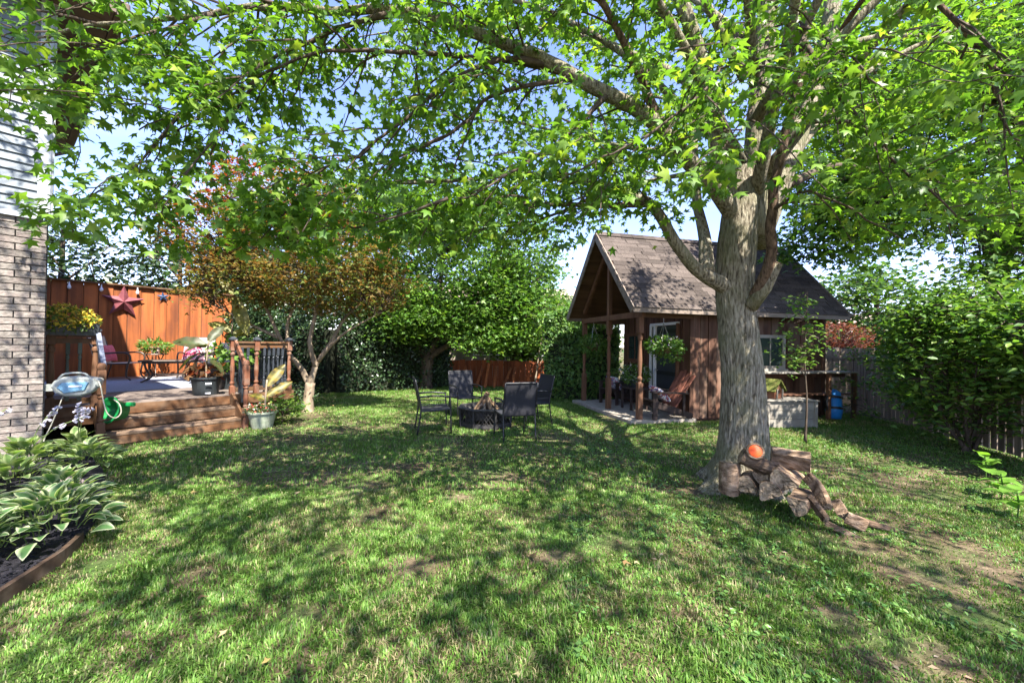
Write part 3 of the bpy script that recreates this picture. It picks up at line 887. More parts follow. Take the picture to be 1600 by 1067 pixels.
# ------------------------------------------------------------------ red fence and vine trellis at the back
bf = thing('back_fence', 'reddish brown board fence beyond the lawn between hedge and vines', 'fence', (-0.6, 14.6, 0), R(2))
mb = MB(); mb.box((0, 0, 0), (0.19, 0.02, 1)); rbm = mb.mesh('board', M['fence_red'])
for i in range(21):
    h_ = 0.95 + random.uniform(-.02, .02)
    link('board', rbm, bf, (-2.2 + i * 0.2, 0.012 * (i % 2), h_ / 2), (0, random.uniform(-.01, .01), 0), (1, 1, h_))
MB().box((-0.2, 0.05, 0.8), (4.2, 0.04, 0.09)).build('rail', M['fence_red'], bf)
MB().box((-0.2, 0.05, 0.25), (4.2, 0.04, 0.09)).build('rail', M['fence_red'], bf)
for i in range(7):
    a = gnd(716 + i * 14, 606); L_ = random.uniform(0.65, 0.9)
    o = MB().bar((0, 0, 0.01), (random.uniform(-.25, .3), 0.3, L_), 0.09, 0.025, up=(0, -1, 0)).build('leaning_board', M['fence_orange'], None, (a[0], 14.05 + 0.03 * (i % 2), 0))
    tag(o, ['orange board leaning on the red fence, leftmost of the seven', 'second orange board from the left leaning on the red fence', 'third orange board from the left leaning on the red fence',
            'middle orange board of the seven leaning on the red fence', 'fifth orange board from the left leaning on the red fence', 'sixth orange board from the left leaning on the red fence',
            'orange board leaning on the red fence, rightmost of the seven'][i], 'board', 'boards leaning on the back fence')

# ------------------------------------------------------------------ far right fence with timber edging
ff = thing('far_fence', 'weathered grey board fence beyond the shed at right', 'fence', (9.8, 11.9, 0), R(-4))
mb = MB(); mb.box((0, 0, 0), (0.185, 0.02, 1)); gbm = mb.mesh('board', M['fence_grey'])
for i in range(36):
    link('board', gbm, ff, (-3.4 + i * 0.195, 0.014 * (i % 2), 0.8), (0, random.uniform(-.012, .012), 0), (1, 1, 1.6 + random.uniform(-.03, .03)))
for i in range(4):
    MB().box((-3.3 + i * 2.2, -0.06, 0.83), (0.1, 0.1, 1.66)).build('post', M['fence_grey'], ff)
MB().box((0.1, -0.02, 1.32), (7, 0.04, 0.09)).build('rail', M['fence_grey'], ff)
o = MB().box((0, 0, 0.07), (2.4, 0.12, 0.14)).box((0.1, 0.02, 0.19), (2.3, 0.1, 0.1)).build('garden_timber', M['timber'], None, (9.6, 11.05, 0), (0, 0, R(-6)), bevel=0.01)
tag(o, 'pale landscape timbers edging the bed before the far fence', 'timber')

# ------------------------------------------------------------------ right hand picket fence
rf = thing('side_fence', 'weathered picket fence behind the bushes on the right', 'fence', (7.15, 5.0, 0), R(73))
mb = MB(); mb.add([[-.055, -.01, 0], [.055, -.01, 0], [.055, .01, 0], [-.055, .01, 0], [-.055, -.01, .93], [.055, -.01, .93], [.055, .01, .93], [-.055, .01, .93], [0, -.01, 1], [0, .01, 1]],
                  [[3, 2, 1, 0], [0, 1, 5, 8, 4], [2, 3, 7, 9, 6], [1, 2, 6, 5], [3, 0, 4, 7], [5, 6, 9, 8], [7, 4, 8, 9]]); pkm = mb.mesh('picket', M['fence_grey'])
for i in range(56):
    link('picket', pkm, rf, (-2.2 + i * 0.138, random.uniform(-.006, .006), 0.04), (0, random.uniform(-.025, .025), 0), (1, 1, 1.25 + random.uniform(-.04, .04)))
for z in (0.35, 1.0):
    MB().box((1.6, -0.035, z), (7.8, 0.04, 0.085)).build('rail', M['fence_grey'], rf)
for i in range(4):
    MB().box((-2.1 + i * 2.4, -0.08, 0.68), (0.1, 0.1, 1.36)).build('post', M['fence_grey'], rf)

# ------------------------------------------------------------------ neighbours far behind
def far_house(name, label, loc, rz, w, d, h, rh, wins):
    t = thing(name, label, 'house', loc, rz)
    MB().box((0, 0, h / 2), (w, d, h)).build('wall', M['farhouse'], t)
    mb = MB(); mb.add([[-w / 2 - .4, -d / 2 - .4, h], [w / 2 + .4, -d / 2 - .4, h], [w / 2 + .4, d / 2 + .4, h], [-w / 2 - .4, d / 2 + .4, h], [-w / 2 - .4, 0, h + rh], [w / 2 + .4, 0, h + rh]],
                      [[0, 1, 5, 4], [2, 3, 4, 5], [1, 2, 5], [3, 0, 4], [3, 2, 1, 0]]); mb.build('roof', M['farroof'], t)
    for (x, z, ww, hh) in wins:
        f = MB().box((x, -d / 2 - 0.01, z), (ww + 0.14, 0.05, hh + 0.14)).build('window', M['white'], t)
        MB().box((x, -d / 2 - 0.03, z), (ww, 0.04, hh)).build('pane', M['glass'], f)


far_house('neighbour_house', 'beige neighbour house with tan roof behind the red fence', (-2.0, 23.5, 0), R(4), 13, 8, 2.7, 2.2, [(-3, 1.6, 1.2, 1.1), (0.5, 1.6, 1.2, 1.1), (3.4, 1.6, 1.2, 1.1)])
far_house('neighbour_house', 'white neighbour house seen past the shed\'s right end', (19.5, 24.5, 0), R(-8), 9, 7, 2.3, 1.4, [(-3, 1.5, 1.1, 1.0), (0, 1.5, 1.1, 1.0)])

# ================================================================== TREES
G1 = [(0.115, 0.215, 0.028), (0.155, 0.27, 0.038), (0.08, 0.165, 0.026), (0.24, 0.33, 0.045)]


def foliage(name, parent, P, A, N, S, col, tmpl, mat, origin):
    V, F, c = leaf_arrays(P - origin, A, N, S, col, *tmpl)
    o = link(name, np_mesh(name, V, F, mat, c), parent)
    o['kind'] = 'stuff'
    return o


MAPLE = (T_MAPLE_V, T_MAPLE_F); OVAL = (T_OVAL_V, T_OVAL_F); KITE = (T_KITE_V, T_KITE_F); STAR = (T_STAR_V, T_STAR_F)


def biggest(P, S, n=300):
    """indices of the n leaves that show largest in the picture"""
    px, dep = pxof(P)
    ok = (dep > 0.3) & (px[:, 0] > -10) & (px[:, 0] < 1610) & (px[:, 1] > -10) & (px[:, 1] < 1077)
    sz = np.where(ok, S / np.maximum(dep, 0.3), 0)
    return np.argsort(-sz)[:n]


def leaf_objects(parent, P, A, N, S, col, tmpl, mat, origin, nvar=6):
    A = unit(A); N = unit(N - A * np.sum(N * A, 1, keepdims=True)); B = np.cross(A, N)
    meshes = []
    for k in range(nvar):
        c = col[(k * 37) % len(col)]
        meshes.append(np_mesh('leaf', tmpl[0], tmpl[1], mat, np.tile(c, (len(tmpl[0]), 1))))
    for i in range(len(P)):
        o = bpy.data.objects.new('leaf', meshes[i % nvar]); C.objects.link(o)
        m = Matrix([[B[i][r] * S[i], A[i][r] * S[i], N[i][r] * S[i], P[i][r] - origin[r]] for r in range(3)] + [[0, 0, 0, 1]])
        o.parent = parent
        o.matrix_basis = m


# ------------------------------------------------------------------ the big maple
TB = np.array([2.64, 4.52, 0.0])
maple = thing('maple_tree', 'big maple with thick grey trunk and spreading low branches', 'tree', TB)
tp = smooth_path([(2.62, 4.52, -0.12), (2.63, 4.52, 0.12), (2.64, 4.52, 0.5), (2.63, 4.52, 1.1), (2.57, 4.52, 1.7), (2.52, 4.52, 2.2), (2.54, 4.52, 2.7), (2.60, 4.53, 3.2), (2.66, 4.54, 3.6)], 16)
tt = np.linspace(0, 1, len(tp))
trad = np.interp(tp[:, 2], [-0.12, 0.0, 0.12, 0.3, 0.55, 1.1, 1.7, 2.1, 2.5, 2.8, 3.2, 3.6], [0.52, 0.46, 0.37, 0.285, 0.25, 0.226, 0.205, 0.2, 0.205, 0.205, 0.19, 0.13])
NS = 120
ang = np.linspace(0, 2 * math.pi, NS, endpoint=False)
AA, ZZ = np.meshgrid(ang, tp[:, 2])
ca, sa = np.cos(AA), np.sin(AA)
ridge = np.abs(vnoise(ca * 11 + 40 + sa * 3, sa * 11 + 60 + ZZ * 2.2, 3, 3) - 0.5) * 2
fl = np.clip((0.45 - ZZ) / 0.45, 0, 1) ** 1.5
prof = 1 + 0.09 * (ridge - 0.5) + 0.05 * (vnoise(ca * 1.5 + 9, sa * 1.5 + ZZ * 0.8, 8, 2) - 0.5) + fl * (0.22 * np.cos(AA * 5 + 0.7) + 0.14 * np.cos(AA * 3 + 2))
mb = MB(); mb.tube(tp - TB, trad, NS, True, prof); mb.build('trunk', M['bark'], maple, smooth=True)

def P3(lst):
    return [at(*p) for p in lst]


LIMBS = [  # points (pixel x, pixel y, metres in front), radii, leafy from fraction, bark
    (P3([(1172, 370, 4.52), (1185, 200, 4.5), (1195, 60, 4.6), (1205, -120, 4.7), (1215, -420, 4.9)]), 0.15, 0.05, 0.35, 'bark'),
    (P3([(1182, 380, 4.54), (1212, 300, 4.66), (1255, 195, 4.78), (1288, 90, 4.9), (1315, -60, 5.0), (1380, -300, 5.2)]), 0.14, 0.06, 0.3, 'bark'),
    (P3([(1155, 360, 4.5), (1128, 270, 4.4), (1114, 150, 4.3), (1075, 40, 4.2), (1030, -80, 4.1), (940, -260, 3.9)]), 0.115, 0.04, 0.3, 'bark'),
    (P3([(1152, 345, 4.5), (1114, 289, 4.3), (1077, 252, 4.2), (1036, 205, 4.05), (1000, 175, 3.95), (950, 146, 3.85), (900, 122, 3.8), (840, 92, 3.75), (775, 64, 3.7), (709, 37, 3.65),
         (647, 25, 3.6), (560, 17, 3.6), (450, 12, 3.6), (330, 22, 3.6), (190, 40, 3.6), (60, 60, 3.7)]), 0.1, 0.01, 0.16, 'bark'),
    (P3([(1150, 455, 4.5), (1094, 425, 4.35), (1060, 385, 4.25), (1030, 338, 4.25), (1003, 313, 4.3), (954, 293, 4.4), (900, 284, 4.5), (830, 275, 4.6), (740, 278, 4.7), (640, 287, 4.8), (520, 297, 4.9)]),
     0.078, 0.01, 0.2, 'bark'),
    (P3([(1178, 470, 4.35), (1203, 410, 4.12), (1205, 350, 4.05), (1210, 280, 3.98), (1226, 205, 3.9), (1250, 128, 3.8), (1254, 20, 3.7), (1258, -140, 3.6)]), 0.06, 0.03, 0.7, 'bark_red'),
    (P3([(1104, 425, 4.38), (1100, 370, 4.6), (1085, 270, 4.9), (1080, 120, 5.2), (1070, -40, 5.5), (1050, -200, 5.8)]), 0.065, 0.03, 0.3, 'bark'),
    # long thin branches sweeping left
    (P3([(850, 98, 3.75), (784, 95, 3.7), (700, 130, 3.55), (631, 186, 3.45), (581, 227, 3.4), (500, 272, 3.35), (420, 312, 3.3)]), 0.028, 0.006, 0.12, 'twig'),
    (P3([(900, 122, 3.8), (777, 146, 3.8), (730, 190, 3.7), (668, 227, 3.65), (606, 252, 3.6), (520, 266, 3.55)]), 0.026, 0.006, 0.15, 'twig'),
    (P3([(880, 112, 3.78), (792, 95, 3.8), (647, 82, 3.6), (536, 78, 3.5), (470, 95, 3.4), (400, 128, 3.35), (320, 170, 3.3), (260, 215, 3.3)]), 0.03, 0.006, 0.12, 'twig'),
    (P3([(620, 20, 3.6), (560, 36, 3.55), (482, 66, 3.5), (400, 103, 3.45), (300, 165, 3.35), (220, 205, 3.2)]), 0.026, 0.005, 0.12, 'twig'),
    (P3([(1010, 318, 4.3), (930, 322, 4.2), (850, 318, 4.1), (750, 322, 4.1), (650, 326, 4.1), (560, 345, 4.1)]), 0.035, 0.007, 0.1, 'twig'),
    (P3([(954, 293, 4.4), (880, 330, 4.5), (800, 352, 4.6), (720, 360, 4.8)]), 0.025, 0.006, 0.1, 'twig'),
    (P3([(950, 146, 3.85), (900, 200, 3.7), (850, 235, 3.5), (780, 280, 3.3), (720, 310, 3.2)]), 0.028, 0.006, 0.1, 'twig'),
    (P3([(1036, 205, 4.05), (1000, 120, 3.9), (960, 40, 3.7), (900, -40, 3.5), (780, -90, 3.3), (600, -110, 3.2)]), 0.05, 0.01, 0.1, 'bark_red'),
    # right hand side
    (P3([(1262, 190, 4.8), (1300, 188, 4.5), (1360, 205, 4.2), (1420, 245, 4.0), (1500, 290, 3.9), (1560, 330, 3.9)]), 0.035, 0.007, 0.15, 'twig'),
    (P3([(1280, 120, 4.85), (1320, 40, 4.2), (1390, -40, 3.5), (1455, 0, 3.15), (1546, 90, 3.0), (1600, 125, 2.95), (1690, 180, 2.9)]), 0.04, 0.008, 0.3, 'bark_red'),
    (P3([(1546, 90, 3.0), (1556, 140, 3.0), (1572, 190, 2.98), (1600, 240, 2.95)]), 0.014, 0.005, 0.1, 'bark_red'),
    (P3([(1230, 290, 4.7), (1300, 260, 5.0), (1380, 270, 5.4), (1460, 300, 5.9), (1540, 320, 6.3)]), 0.05, 0.008, 0.15, 'twig'),
    (P3([(1290, 90, 4.9), (1360, 60, 5.2), (1450, 60, 5.5), (1560, 90, 5.8)]), 0.05, 0.008, 0.15, 'bark'),
    # in front of the fork
    (P3([(1160, 40, 4.1), (1110, 130, 3.5), (1040, 190, 3.2), (960, 240, 3.05), (890, 270, 3.0)]), 0.022, 0.006, 0.1, 'twig'),
    (P3([(1200, 60, 3.9), (1180, 160, 3.4), (1130, 240, 3.2), (1080, 290, 3.1)]), 0.02, 0.006, 0.1, 'twig'),
    (P3([(1253, 60, 3.72), (1310, 150, 3.4), (1370, 220, 3.2), (1440, 290, 3.1), (1500, 350, 3.1)]), 0.022, 0.006, 0.1, 'twig'),
    (P3([(1205, 330, 4.03), (1260, 300, 3.7), (1330, 330, 3.5), (1400, 370, 3.4)]), 0.018, 0.005, 0.1, 'twig'),
    (P3([(1254, 40, 3.7), (1290, 60, 3.3), (1330, 90, 3.0), (1400, 150, 2.9)]), 0.018, 0.005, 0.1, 'twig'),
    (P3([(330, 22, 3.6), (230, 55, 3.2), (130, 85, 2.95), (50, 110, 2.85)]), 0.016, 0.004, 0.1, 'twig'),
    (P3([(450, 12, 3.6), (330, -20, 3.2), (200, -10, 3.0), (80, 20, 2.9)]), 0.016, 0.004, 0.1, 'twig'),
    # low drooping ends at the left
    (P3([(280, 180, 3.3), (210, 262, 3.05), (130, 318, 2.85), (60, 345, 2.8)]), 0.012, 0.004, 0.05, 'twig'),
    (P3([(400, 128, 3.35), (330, 225, 3.2), (270, 315, 3.1), (235, 380, 3.1)]), 0.012, 0.004, 0.05, 'twig'),
    (P3([(500, 272, 3.35), (440, 335, 3.3), (390, 390, 3.3)]), 0.011, 0.004, 0.05, 'twig'),
    (P3([(700, 310, 3.25), (600, 345, 3.3), (500, 362, 3.4), (430, 380, 3.5)]), 0.012, 0.004, 0.05, 'twig'),
    (P3([(450, 12, 3.6), (360, 70, 3.4), (290, 110, 3.3), (220, 140, 3.2)]), 0.012, 0.004, 0.05, 'twig'),
    # behind the fork
    (P3([(1128, 270, 4.4), (1040, 240, 5.2), (930, 220, 5.9), (800, 190, 6.4), (660, 180, 6.8)]), 0.05, 0.008, 0.15, 'bark'),
    (P3([(1114, 150, 4.3), (1000, 90, 5.2), (860, 50, 5.9), (700, 40, 6.5), (540, 60, 7.0)]), 0.06, 0.008, 0.15, 'bark'),
    (P3([(1085, 270, 4.9), (980, 290, 5.6), (870, 320, 6.2), (780, 330, 6.6)]), 0.03, 0.006, 0.15, 'bark'),
    (P3([(1240, 240, 4.75), (1310, 170, 5.6), (1400, 140, 6.4), (1500, 150, 7.0)]), 0.05, 0.008, 0.15, 'bark'),
    # limbs over the camera and to the back: they shade the lawn
    ([np.array(p) for p in [(2.72, 4.5, 3.2), (2.4, 3.4, 4.6), (1.8, 2.2, 5.4), (0.9, 0.8, 5.9), (0.2, -0.6, 6.2)]], 0.13, 0.02, 0.3, 'bark'),
    ([np.array(p) for p in [(2.7, 4.4, 3.4), (3.4, 3.2, 4.6), (4.2, 1.8, 5.3), (4.8, 0.4, 5.8)]], 0.12, 0.02, 0.3, 'bark'),
    ([np.array(p) for p in [(2.5, 4.4, 3.6), (1.2, 3.6, 4.8), (-0.5, 2.6, 5.2), (-2.0, 1.6, 5.5), (-3.2, 0.8, 5.6)]], 0.11, 0.02, 0.25, 'bark'),
    ([np.array(p) for p in [(2.5, 4.6, 3.8), (1.0, 4.7, 5.2), (-0.8, 4.6, 5.8), (-2.6, 4.2, 6.1), (-4.0, 3.6, 6.0)]], 0.1, 0.02, 0.25, 'bark'),
    ([np.array(p) for p in [(2.75, 4.7, 3.6), (2.6, 5.8, 5.0), (2.2, 7.0, 6.0), (1.6, 8.2, 6.6)]], 0.1, 0.02, 0.3, 'bark'),
    ([np.array(p) for p in [(2.8, 4.6, 3.8), (4.4, 4.9, 5.0), (6.0, 5.0, 5.8), (7.6, 4.6, 6.2)]], 0.1, 0.02, 0.25, 'bark'),
    ([np.array(p) for p in [(2.75, 4.6, 4.2), (3.4, 5.6, 5.8), (4.6, 6.6, 6.8)]], 0.1, 0.02, 0.3, 'bark'),
    ([np.array(p) for p in [(2.6, 4.3, 4.0), (2.9, 2.6, 5.6), (3.1, 0.8, 6.4), (3.0, -1.2, 6.8), (2.6, -2.6, 6.8)]], 0.1, 0.02, 0.25, 'bark'),
    ([np.array(p) for p in [(2.6, 4.3, 4.4), (1.4, 2.8, 6.2), (0.0, 1.4, 7.0), (-1.4, 0.0, 7.2), (-2.4, -1.2, 7.0)]], 0.1, 0.02, 0.25, 'bark'),
    ([np.array(p) for p in [(2.8, 4.3, 4.2), (4.4, 3.2, 5.8), (6.0, 1.8, 6.4), (7.0, 0.2, 6.4)]], 0.1, 0.02, 0.25, 'bark'),
    ([np.array(p) for p in [(2.6, 4.5, 4.6), (0.6, 3.6, 6.6), (-1.6, 3.0, 7.2), (-3.4, 2.0, 7.0)]], 0.09, 0.02, 0.25, 'bark'),
    ([np.array(p) for p in [(2.7, 4.5, 5.0), (1.0, 5.4, 7.2), (-1.0, 5.8, 7.8), (-3.0, 5.4, 7.6)]], 0.09, 0.02, 0.3, 'bark'),
    ([np.array(p) for p in [(1.8, 2.2, 5.4), (0.6, 1.9, 5.2), (-0.8, 1.2, 5.2), (-2.0, 0.2, 5.2)]], 0.05, 0.012, 0.1, 'bark'),
    ([np.array(p) for p in [(3.4, 3.2, 4.6), (3.2, 1.6, 4.9), (2.4, 0.0, 5.2), (1.8, -1.4, 5.4)]], 0.05, 0.012, 0.1, 'bark'),
    ([np.array(p) for p in [(4.2, 1.8, 5.3), (5.4, 1.4, 5.4), (6.6, 1.6, 5.4)]], 0.05, 0.012, 0.1, 'bark'),
    ([np.array(p) for p in [(3.1, 0.8, 6.4), (4.2, -0.4, 6.6), (5.0, -1.8, 6.6), (5.4, -3.2, 6.4)]], 0.06, 0.012, 0.1, 'bark'),
    ([np.array(p) for p in [(0.0, 1.4, 7.0), (0.4, 0.0, 7.2), (0.6, -1.6, 7.2), (0.4, -3.0, 7.0)]], 0.06, 0.012, 0.1, 'bark'),
    ([np.array(p) for p in [(3.0, -1.2, 6.8), (1.9, -2.4, 6.9), (1.0, -3.4, 6.8)]], 0.05, 0.012, 0.1, 'bark'),
    ([np.array(p) for p in [(0.9, 0.8, 5.9), (-0.4, -0.2, 5.8), (-1.4, -1.4, 5.7), (-2.2, -2.4, 5.6)]], 0.05, 0.012, 0.05, 'bark'),
    ([np.array(p) for p in [(0.4, 0.0, 7.2), (-0.6, -1.0, 7.2), (-1.4, -2.2, 7.0), (-1.8, -3.2, 6.8)]], 0.05, 0.012, 0.05, 'bark'),
    ([np.array(p) for p in [(2.4, 0.0, 5.2), (1.0, -0.6, 5.4), (0.0, -1.6, 5.6), (-0.6, -2.8, 5.6)]], 0.05, 0.012, 0.05, 'bark'),
    ([np.array(p) for p in [(4.8, 0.4, 5.8), (4.4, -1.0, 5.9), (3.8, -2.2, 6.0), (3.0, -3.2, 6.0)]], 0.05, 0.012, 0.05, 'bark'),
    ([np.array(p) for p in [(3.2, 1.6, 4.9), (4.0, 0.6, 5.0), (4.6, -0.6, 5.1), (5.2, -1.6, 5.2)]], 0.05, 0.012, 0.05, 'bark'),
    ([np.array(p) for p in [(-1.4, 0.0, 7.2), (-2.6, -0.6, 7.0), (-3.8, -1.4, 6.8)]], 0.05, 0.012, 0.05, 'bark'),
    ([np.array(p) for p in [(-2.6, 4.2, 6.1), (-4.0, 3.5, 6.4), (-5.2, 2.9, 6.5), (-6.2, 2.4, 6.4)]], 0.05, 0.012, 0.2, 'bark'),  # out of view, added to shade the house siding
    ([np.array(p) for p in [(-2.0, 1.6, 5.5), (-3.6, 1.7, 6.4), (-4.8, 2.0, 7.0), (-6.0, 2.0, 7.2)]], 0.05, 0.012, 0.1, 'bark'),  # also unseen, added for shade on the siding
    ([np.array(p) for p in [(-4.0, 3.5, 6.4), (-4.8, 3.3, 7.2), (-5.6, 3.0, 7.8)]], 0.04, 0.012, 0.1, 'bark'),
    ([np.array(p) for p in [(4.4, 3.2, 5.8), (5.2, 2.2, 7.0), (6.2, 0.6, 7.4), (6.6, -1.0, 7.2)]], 0.06, 0.012, 0.1, 'bark'),
]
LP, LA, LN = [], [], []
for li, (pts, r0, r1, f0, bk) in enumerate(LIMBS):
    path = smooth_path(pts, 6)
    k = len(path)
    wob = np.stack([vnoise(np.arange(k) * 0.35 + li * 7, np.full(k, j * 3.1), 20 + j, 2) - 0.5 for j in range(3)], 1) * 0.11
    wob *= np.linspace(0, 1, k)[:, None]
    path = path + wob
    seg = np.linalg.norm(np.diff(path, axis=0), axis=1); L = np.concatenate([[0], np.cumsum(seg)])
    if li >= 36:
        r0, r1 = r0 * 0.5, r1 * 0.5
    rad = r0 + (r1 - r0) * (L / L[-1]) ** 0.75
    rad = rad * (1 + (0.35 if r0 < 0.1 else 0.0) * np.clip(1 - L / (0.12 * L[-1] + 0.05), 0, 1))          # branch collar
    ns_ = 24 if r0 > 0.08 else 10
    if r0 > 0.04:
        ca_ = np.cos(np.linspace(0, 6.283, ns_, endpoint=False))[None]; sa_ = np.sin(np.linspace(0, 6.283, ns_, endpoint=False))[None]
        pf = 1 + 0.16 * (vnoise(ca_ * 1.6 + L[:, None] * 1.5 + 20, sa_ * 1.6 + L[:, None] * 0.8 + 33 + li, 15, 3) - 0.5) + 0.07 * (vnoise(ca_ * 6 + 50, sa_ * 6 + L[:, None] * 3 + 50, 16, 2) - 0.5)
    else:
        pf = None
    mb = MB(); mb.tube(path - TB, rad, ns_, True, pf)
    limb = mb.build('limb', M[bk], maple, smooth=True)
    tw = MB()
    s = L[-1] * f0
    overhead = li >= 36
    step = 0.18 if not overhead else 0.2
    while s < L[-1]:
        p = np.array([np.interp(s, L, path[:, j]) for j in range(3)])
        q = np.array([np.interp(min(s + 0.15, L[-1]), L, path[:, j]) for j in range(3)])
        tdir = unit(q - p) if np.linalg.norm(q - p) > 1e-5 else unit(path[-1] - path[-2])
        sd = np.cross(tdir, [0, 0, 1]) * random.choice((-1, 1))
        d = unit(tdir * random.uniform(0.2, 0.9) + sd * random.uniform(0.3, 1.1) + np.array([0, 0, random.uniform(-0.45, 0.6)]))
        ln = random.uniform(0.4, 1.1) * (1.35 if overhead else 1 if r0 > 0.013 else 0.55)
        if not overhead and p[2] + d[2] * ln - 0.28 * ln < 2.35:
            d = unit(d * np.array([1, 1, 0]) + np.array([0, 0, 0.12])); ln = min(ln, 0.6)
        m_ = 6
        sp = [p + d * ln * t + np.array([0, 0, -0.28 * ln * t * t]) + rng.normal(0, 0.02, 3) * t for t in np.linspace(0, 1, m_)]
        sp = np.array(sp)
        tw.tube(sp - TB, np.linspace(min(0.012, np.interp(s, L, rad) * 0.7), 0.0035, m_), 5, False)
        for t in np.arange(0.25, 1.01, 0.125):
            b = np.array([np.interp(t, np.linspace(0, 1, m_), sp[:, j]) for j in range(3)])
            for h_ in range((random.choice((5, 6, 7, 8, 9)) if not overhead else random.choice((4, 5, 6, 7)))):
                dd = unit(d * 0.5 + rng.normal(0, 1, 3) * np.array([1, 1, 0.55]) + np.array([0, 0, -0.15]))
                ll = random.uniform(0.05, 0.24)
                LP.append(b + dd * ll); LA.append(dd * np.array([1, 1, 0.5]) + np.array([0, 0, random.uniform(-0.9, 0.05)]))
                nn = rng.normal(0, 0.45, 3); nn[2] += 0.9
                LN.append(nn)
        s += step * random.uniform(0.6, 1.3) * (1 if L[-1] * f0 < s else 1)
    if tw.n:
        tw.build('twigs', M['twig'], limb)['kind'] = 'stuff'
LP = np.array(LP); LA = np.array(LA); LN = np.array(LN)
d_ = np.linalg.norm(LP - np.array([0, 0, CAM_H]), axis=1)
px_, dep_ = pxof(LP)
inv = (px_[:, 0] > -60) & (px_[:, 0] < 1660) & (px_[:, 1] > -60) & (dep_ > 0)
keep = (LP[:, 2] > 2.1) & ((d_ > 2.5) | ~inv) & ~((np.linalg.norm(LP[:, :2] - TB[:2], axis=1) < 0.45) & (LP[:, 2] < 3.0))
# natural thinness: whole sprays are missing here and there
gap = vnoise(LP[:, 0] * 1.5 + LP[:, 2] * 0.9 + 30, LP[:, 1] * 1.5 + LP[:, 2] * 1.1 + 30, 90, 2)
dens = np.where(inv, np.interp(px_[:, 0], [0, 350, 800, 1100], [0.78, 0.98, 1.08, 1.12]), 0.76)
keep &= rng.random(len(LP)) < np.clip(dens + (gap - 0.47) * np.where(inv, 2.4, 1.3), 0.06, 1)
LP, LA, LN = LP[keep], LA[keep], LN[keep]
LS = rng.uniform(0.05, 0.105, len(LP)) * np.where(rng.random(len(LP)) < 0.15, 0.7, 1.0)
LC = palette(len(LP), G1, [4, 3, 3, 1])
print('maple leaves', len(LP))
big = biggest(LP, LS, 300)
mask = np.ones(len(LP), bool); mask[big] = False
leaf_objects(maple, LP[big], LA[big], LN[big], LS[big], LC[big], MAPLE, M['leaf'], TB)
px_, dep_ = pxof(LP)
inv = (px_[:, 0] > -150) & (px_[:, 0] < 1750) & (px_[:, 1] > -150) & (dep_ > 0.2)
m1, m2 = mask & inv, mask & ~inv
foliage('crown', maple, LP[m1], LA[m1], LN[m1], LS[m1], LC[m1], MAPLE, M['leaf'], TB)
foliage('upper_crown', maple, LP[m2], LA[m2], LN[m2], LS[m2] * 1.25, LC[m2], STAR, M['leaf'], TB)
print('in view', m1.sum(), 'above', m2.sum())
# the cut stub beside the fork, and a healed knot
a, b = at(1172, 478, 4.35), at(1216, 411, 4.1)
mb = MB(); mb.tube(np.array([a, a * .5 + b * .5 + [0.02, 0, -0.03], b]) - TB, [0.085, 0.06, 0.045], 14); st_ = mb.build('cut_stub', M['bark'], maple, smooth=True)
dv = unit(b - a)
mb = MB(); mb.tube(np.array([b - TB - dv * 0.01, b - TB + dv * 0.006]), 0.032, 14); mb.build('cut_face', M['bark_red'], st_)


# ------------------------------------------------------------------ generic trees and shrubs
def crown_tree(name, label, cat, base, limbs, blobs, leaves_per, size, cols, w, tmpl, lm, bark, clump, flat=0.6, group=None, twig_r=0.012, part='crown', sq=0.6, zcol=None, trunk_sides=12):
    """limbs: [(points, r0, r1)] in world; blobs: [(centre, radii, clump count)]"""
    base = np.array(base, float)
    t = thing(name, label, cat, base, 0, group)
    allp = []
    for i, (pts, r0, r1) in enumerate(limbs):
        path = smooth_path(pts, 5)
        path = path + (rng.random(path.shape) - 0.5) * r0 * 0.14
        rr = np.linspace(r0, r1, len(path))
        if i == 0:
            rr[:3] *= np.array([1.45, 1.2, 1.06])
        mb = MB(); mb.tube(path - base, rr, trunk_sides); mb.build('trunk' if i == 0 else 'limb', bark, t, smooth=True)
        allp.append(path[len(path) // 3:])
    allp = np.concatenate(allp) if allp else base[None]
    P, cl = [], []
    tw = MB()
    for (c, r, n) in blobs:
        c = np.array(c, float); r = np.array(r, float)
        for k in range(n):
            v = unit(rng.normal(0, 1, 3)) * rng.uniform(0.35, 1.0) ** 0.45
            q = c + v * r
            if q[2] < 0.12:
                continue
            if twig_r:
                j = np.argmin(np.linalg.norm(allp - q, axis=1) + rng.random(len(allp)) * 0.4)
                a = allp[j]
                mid = (a + q) / 2 + np.array([0, 0, 0.1]) * np.linalg.norm(q - a) + rng.normal(0, 0.05, 3)
                tw.tube(np.array([a, mid, q]) - base, [twig_r * 1.6, twig_r, twig_r * 0.35], 4, False)
            m = max(3, int(leaves_per * rng.uniform(0.6, 1.4)))
            P.append(q + rng.normal(0, 1, (m, 3)) * clump * np.array([1, 1, sq])); cl.append(np.full(m, rng.random()))
    P = np.concatenate(P); cl = np.concatenate(cl)
    P = P[P[:, 2] > 0.04]; cl = cl[:len(P)]
    n = len(P)
    A, N = rnd_axes(n, flat)
    S = rng.uniform(size[0], size[1], n)
    col = palette(n, cols, w)
    if zcol is not None:
        col = zcol(P, col)
    if tw.n:
        tw.build('twigs', M['twig'], t)['kind'] = 'stuff'
    foliage(part, t, P, A, N, S, col, tmpl, lm, base)
    return t, P


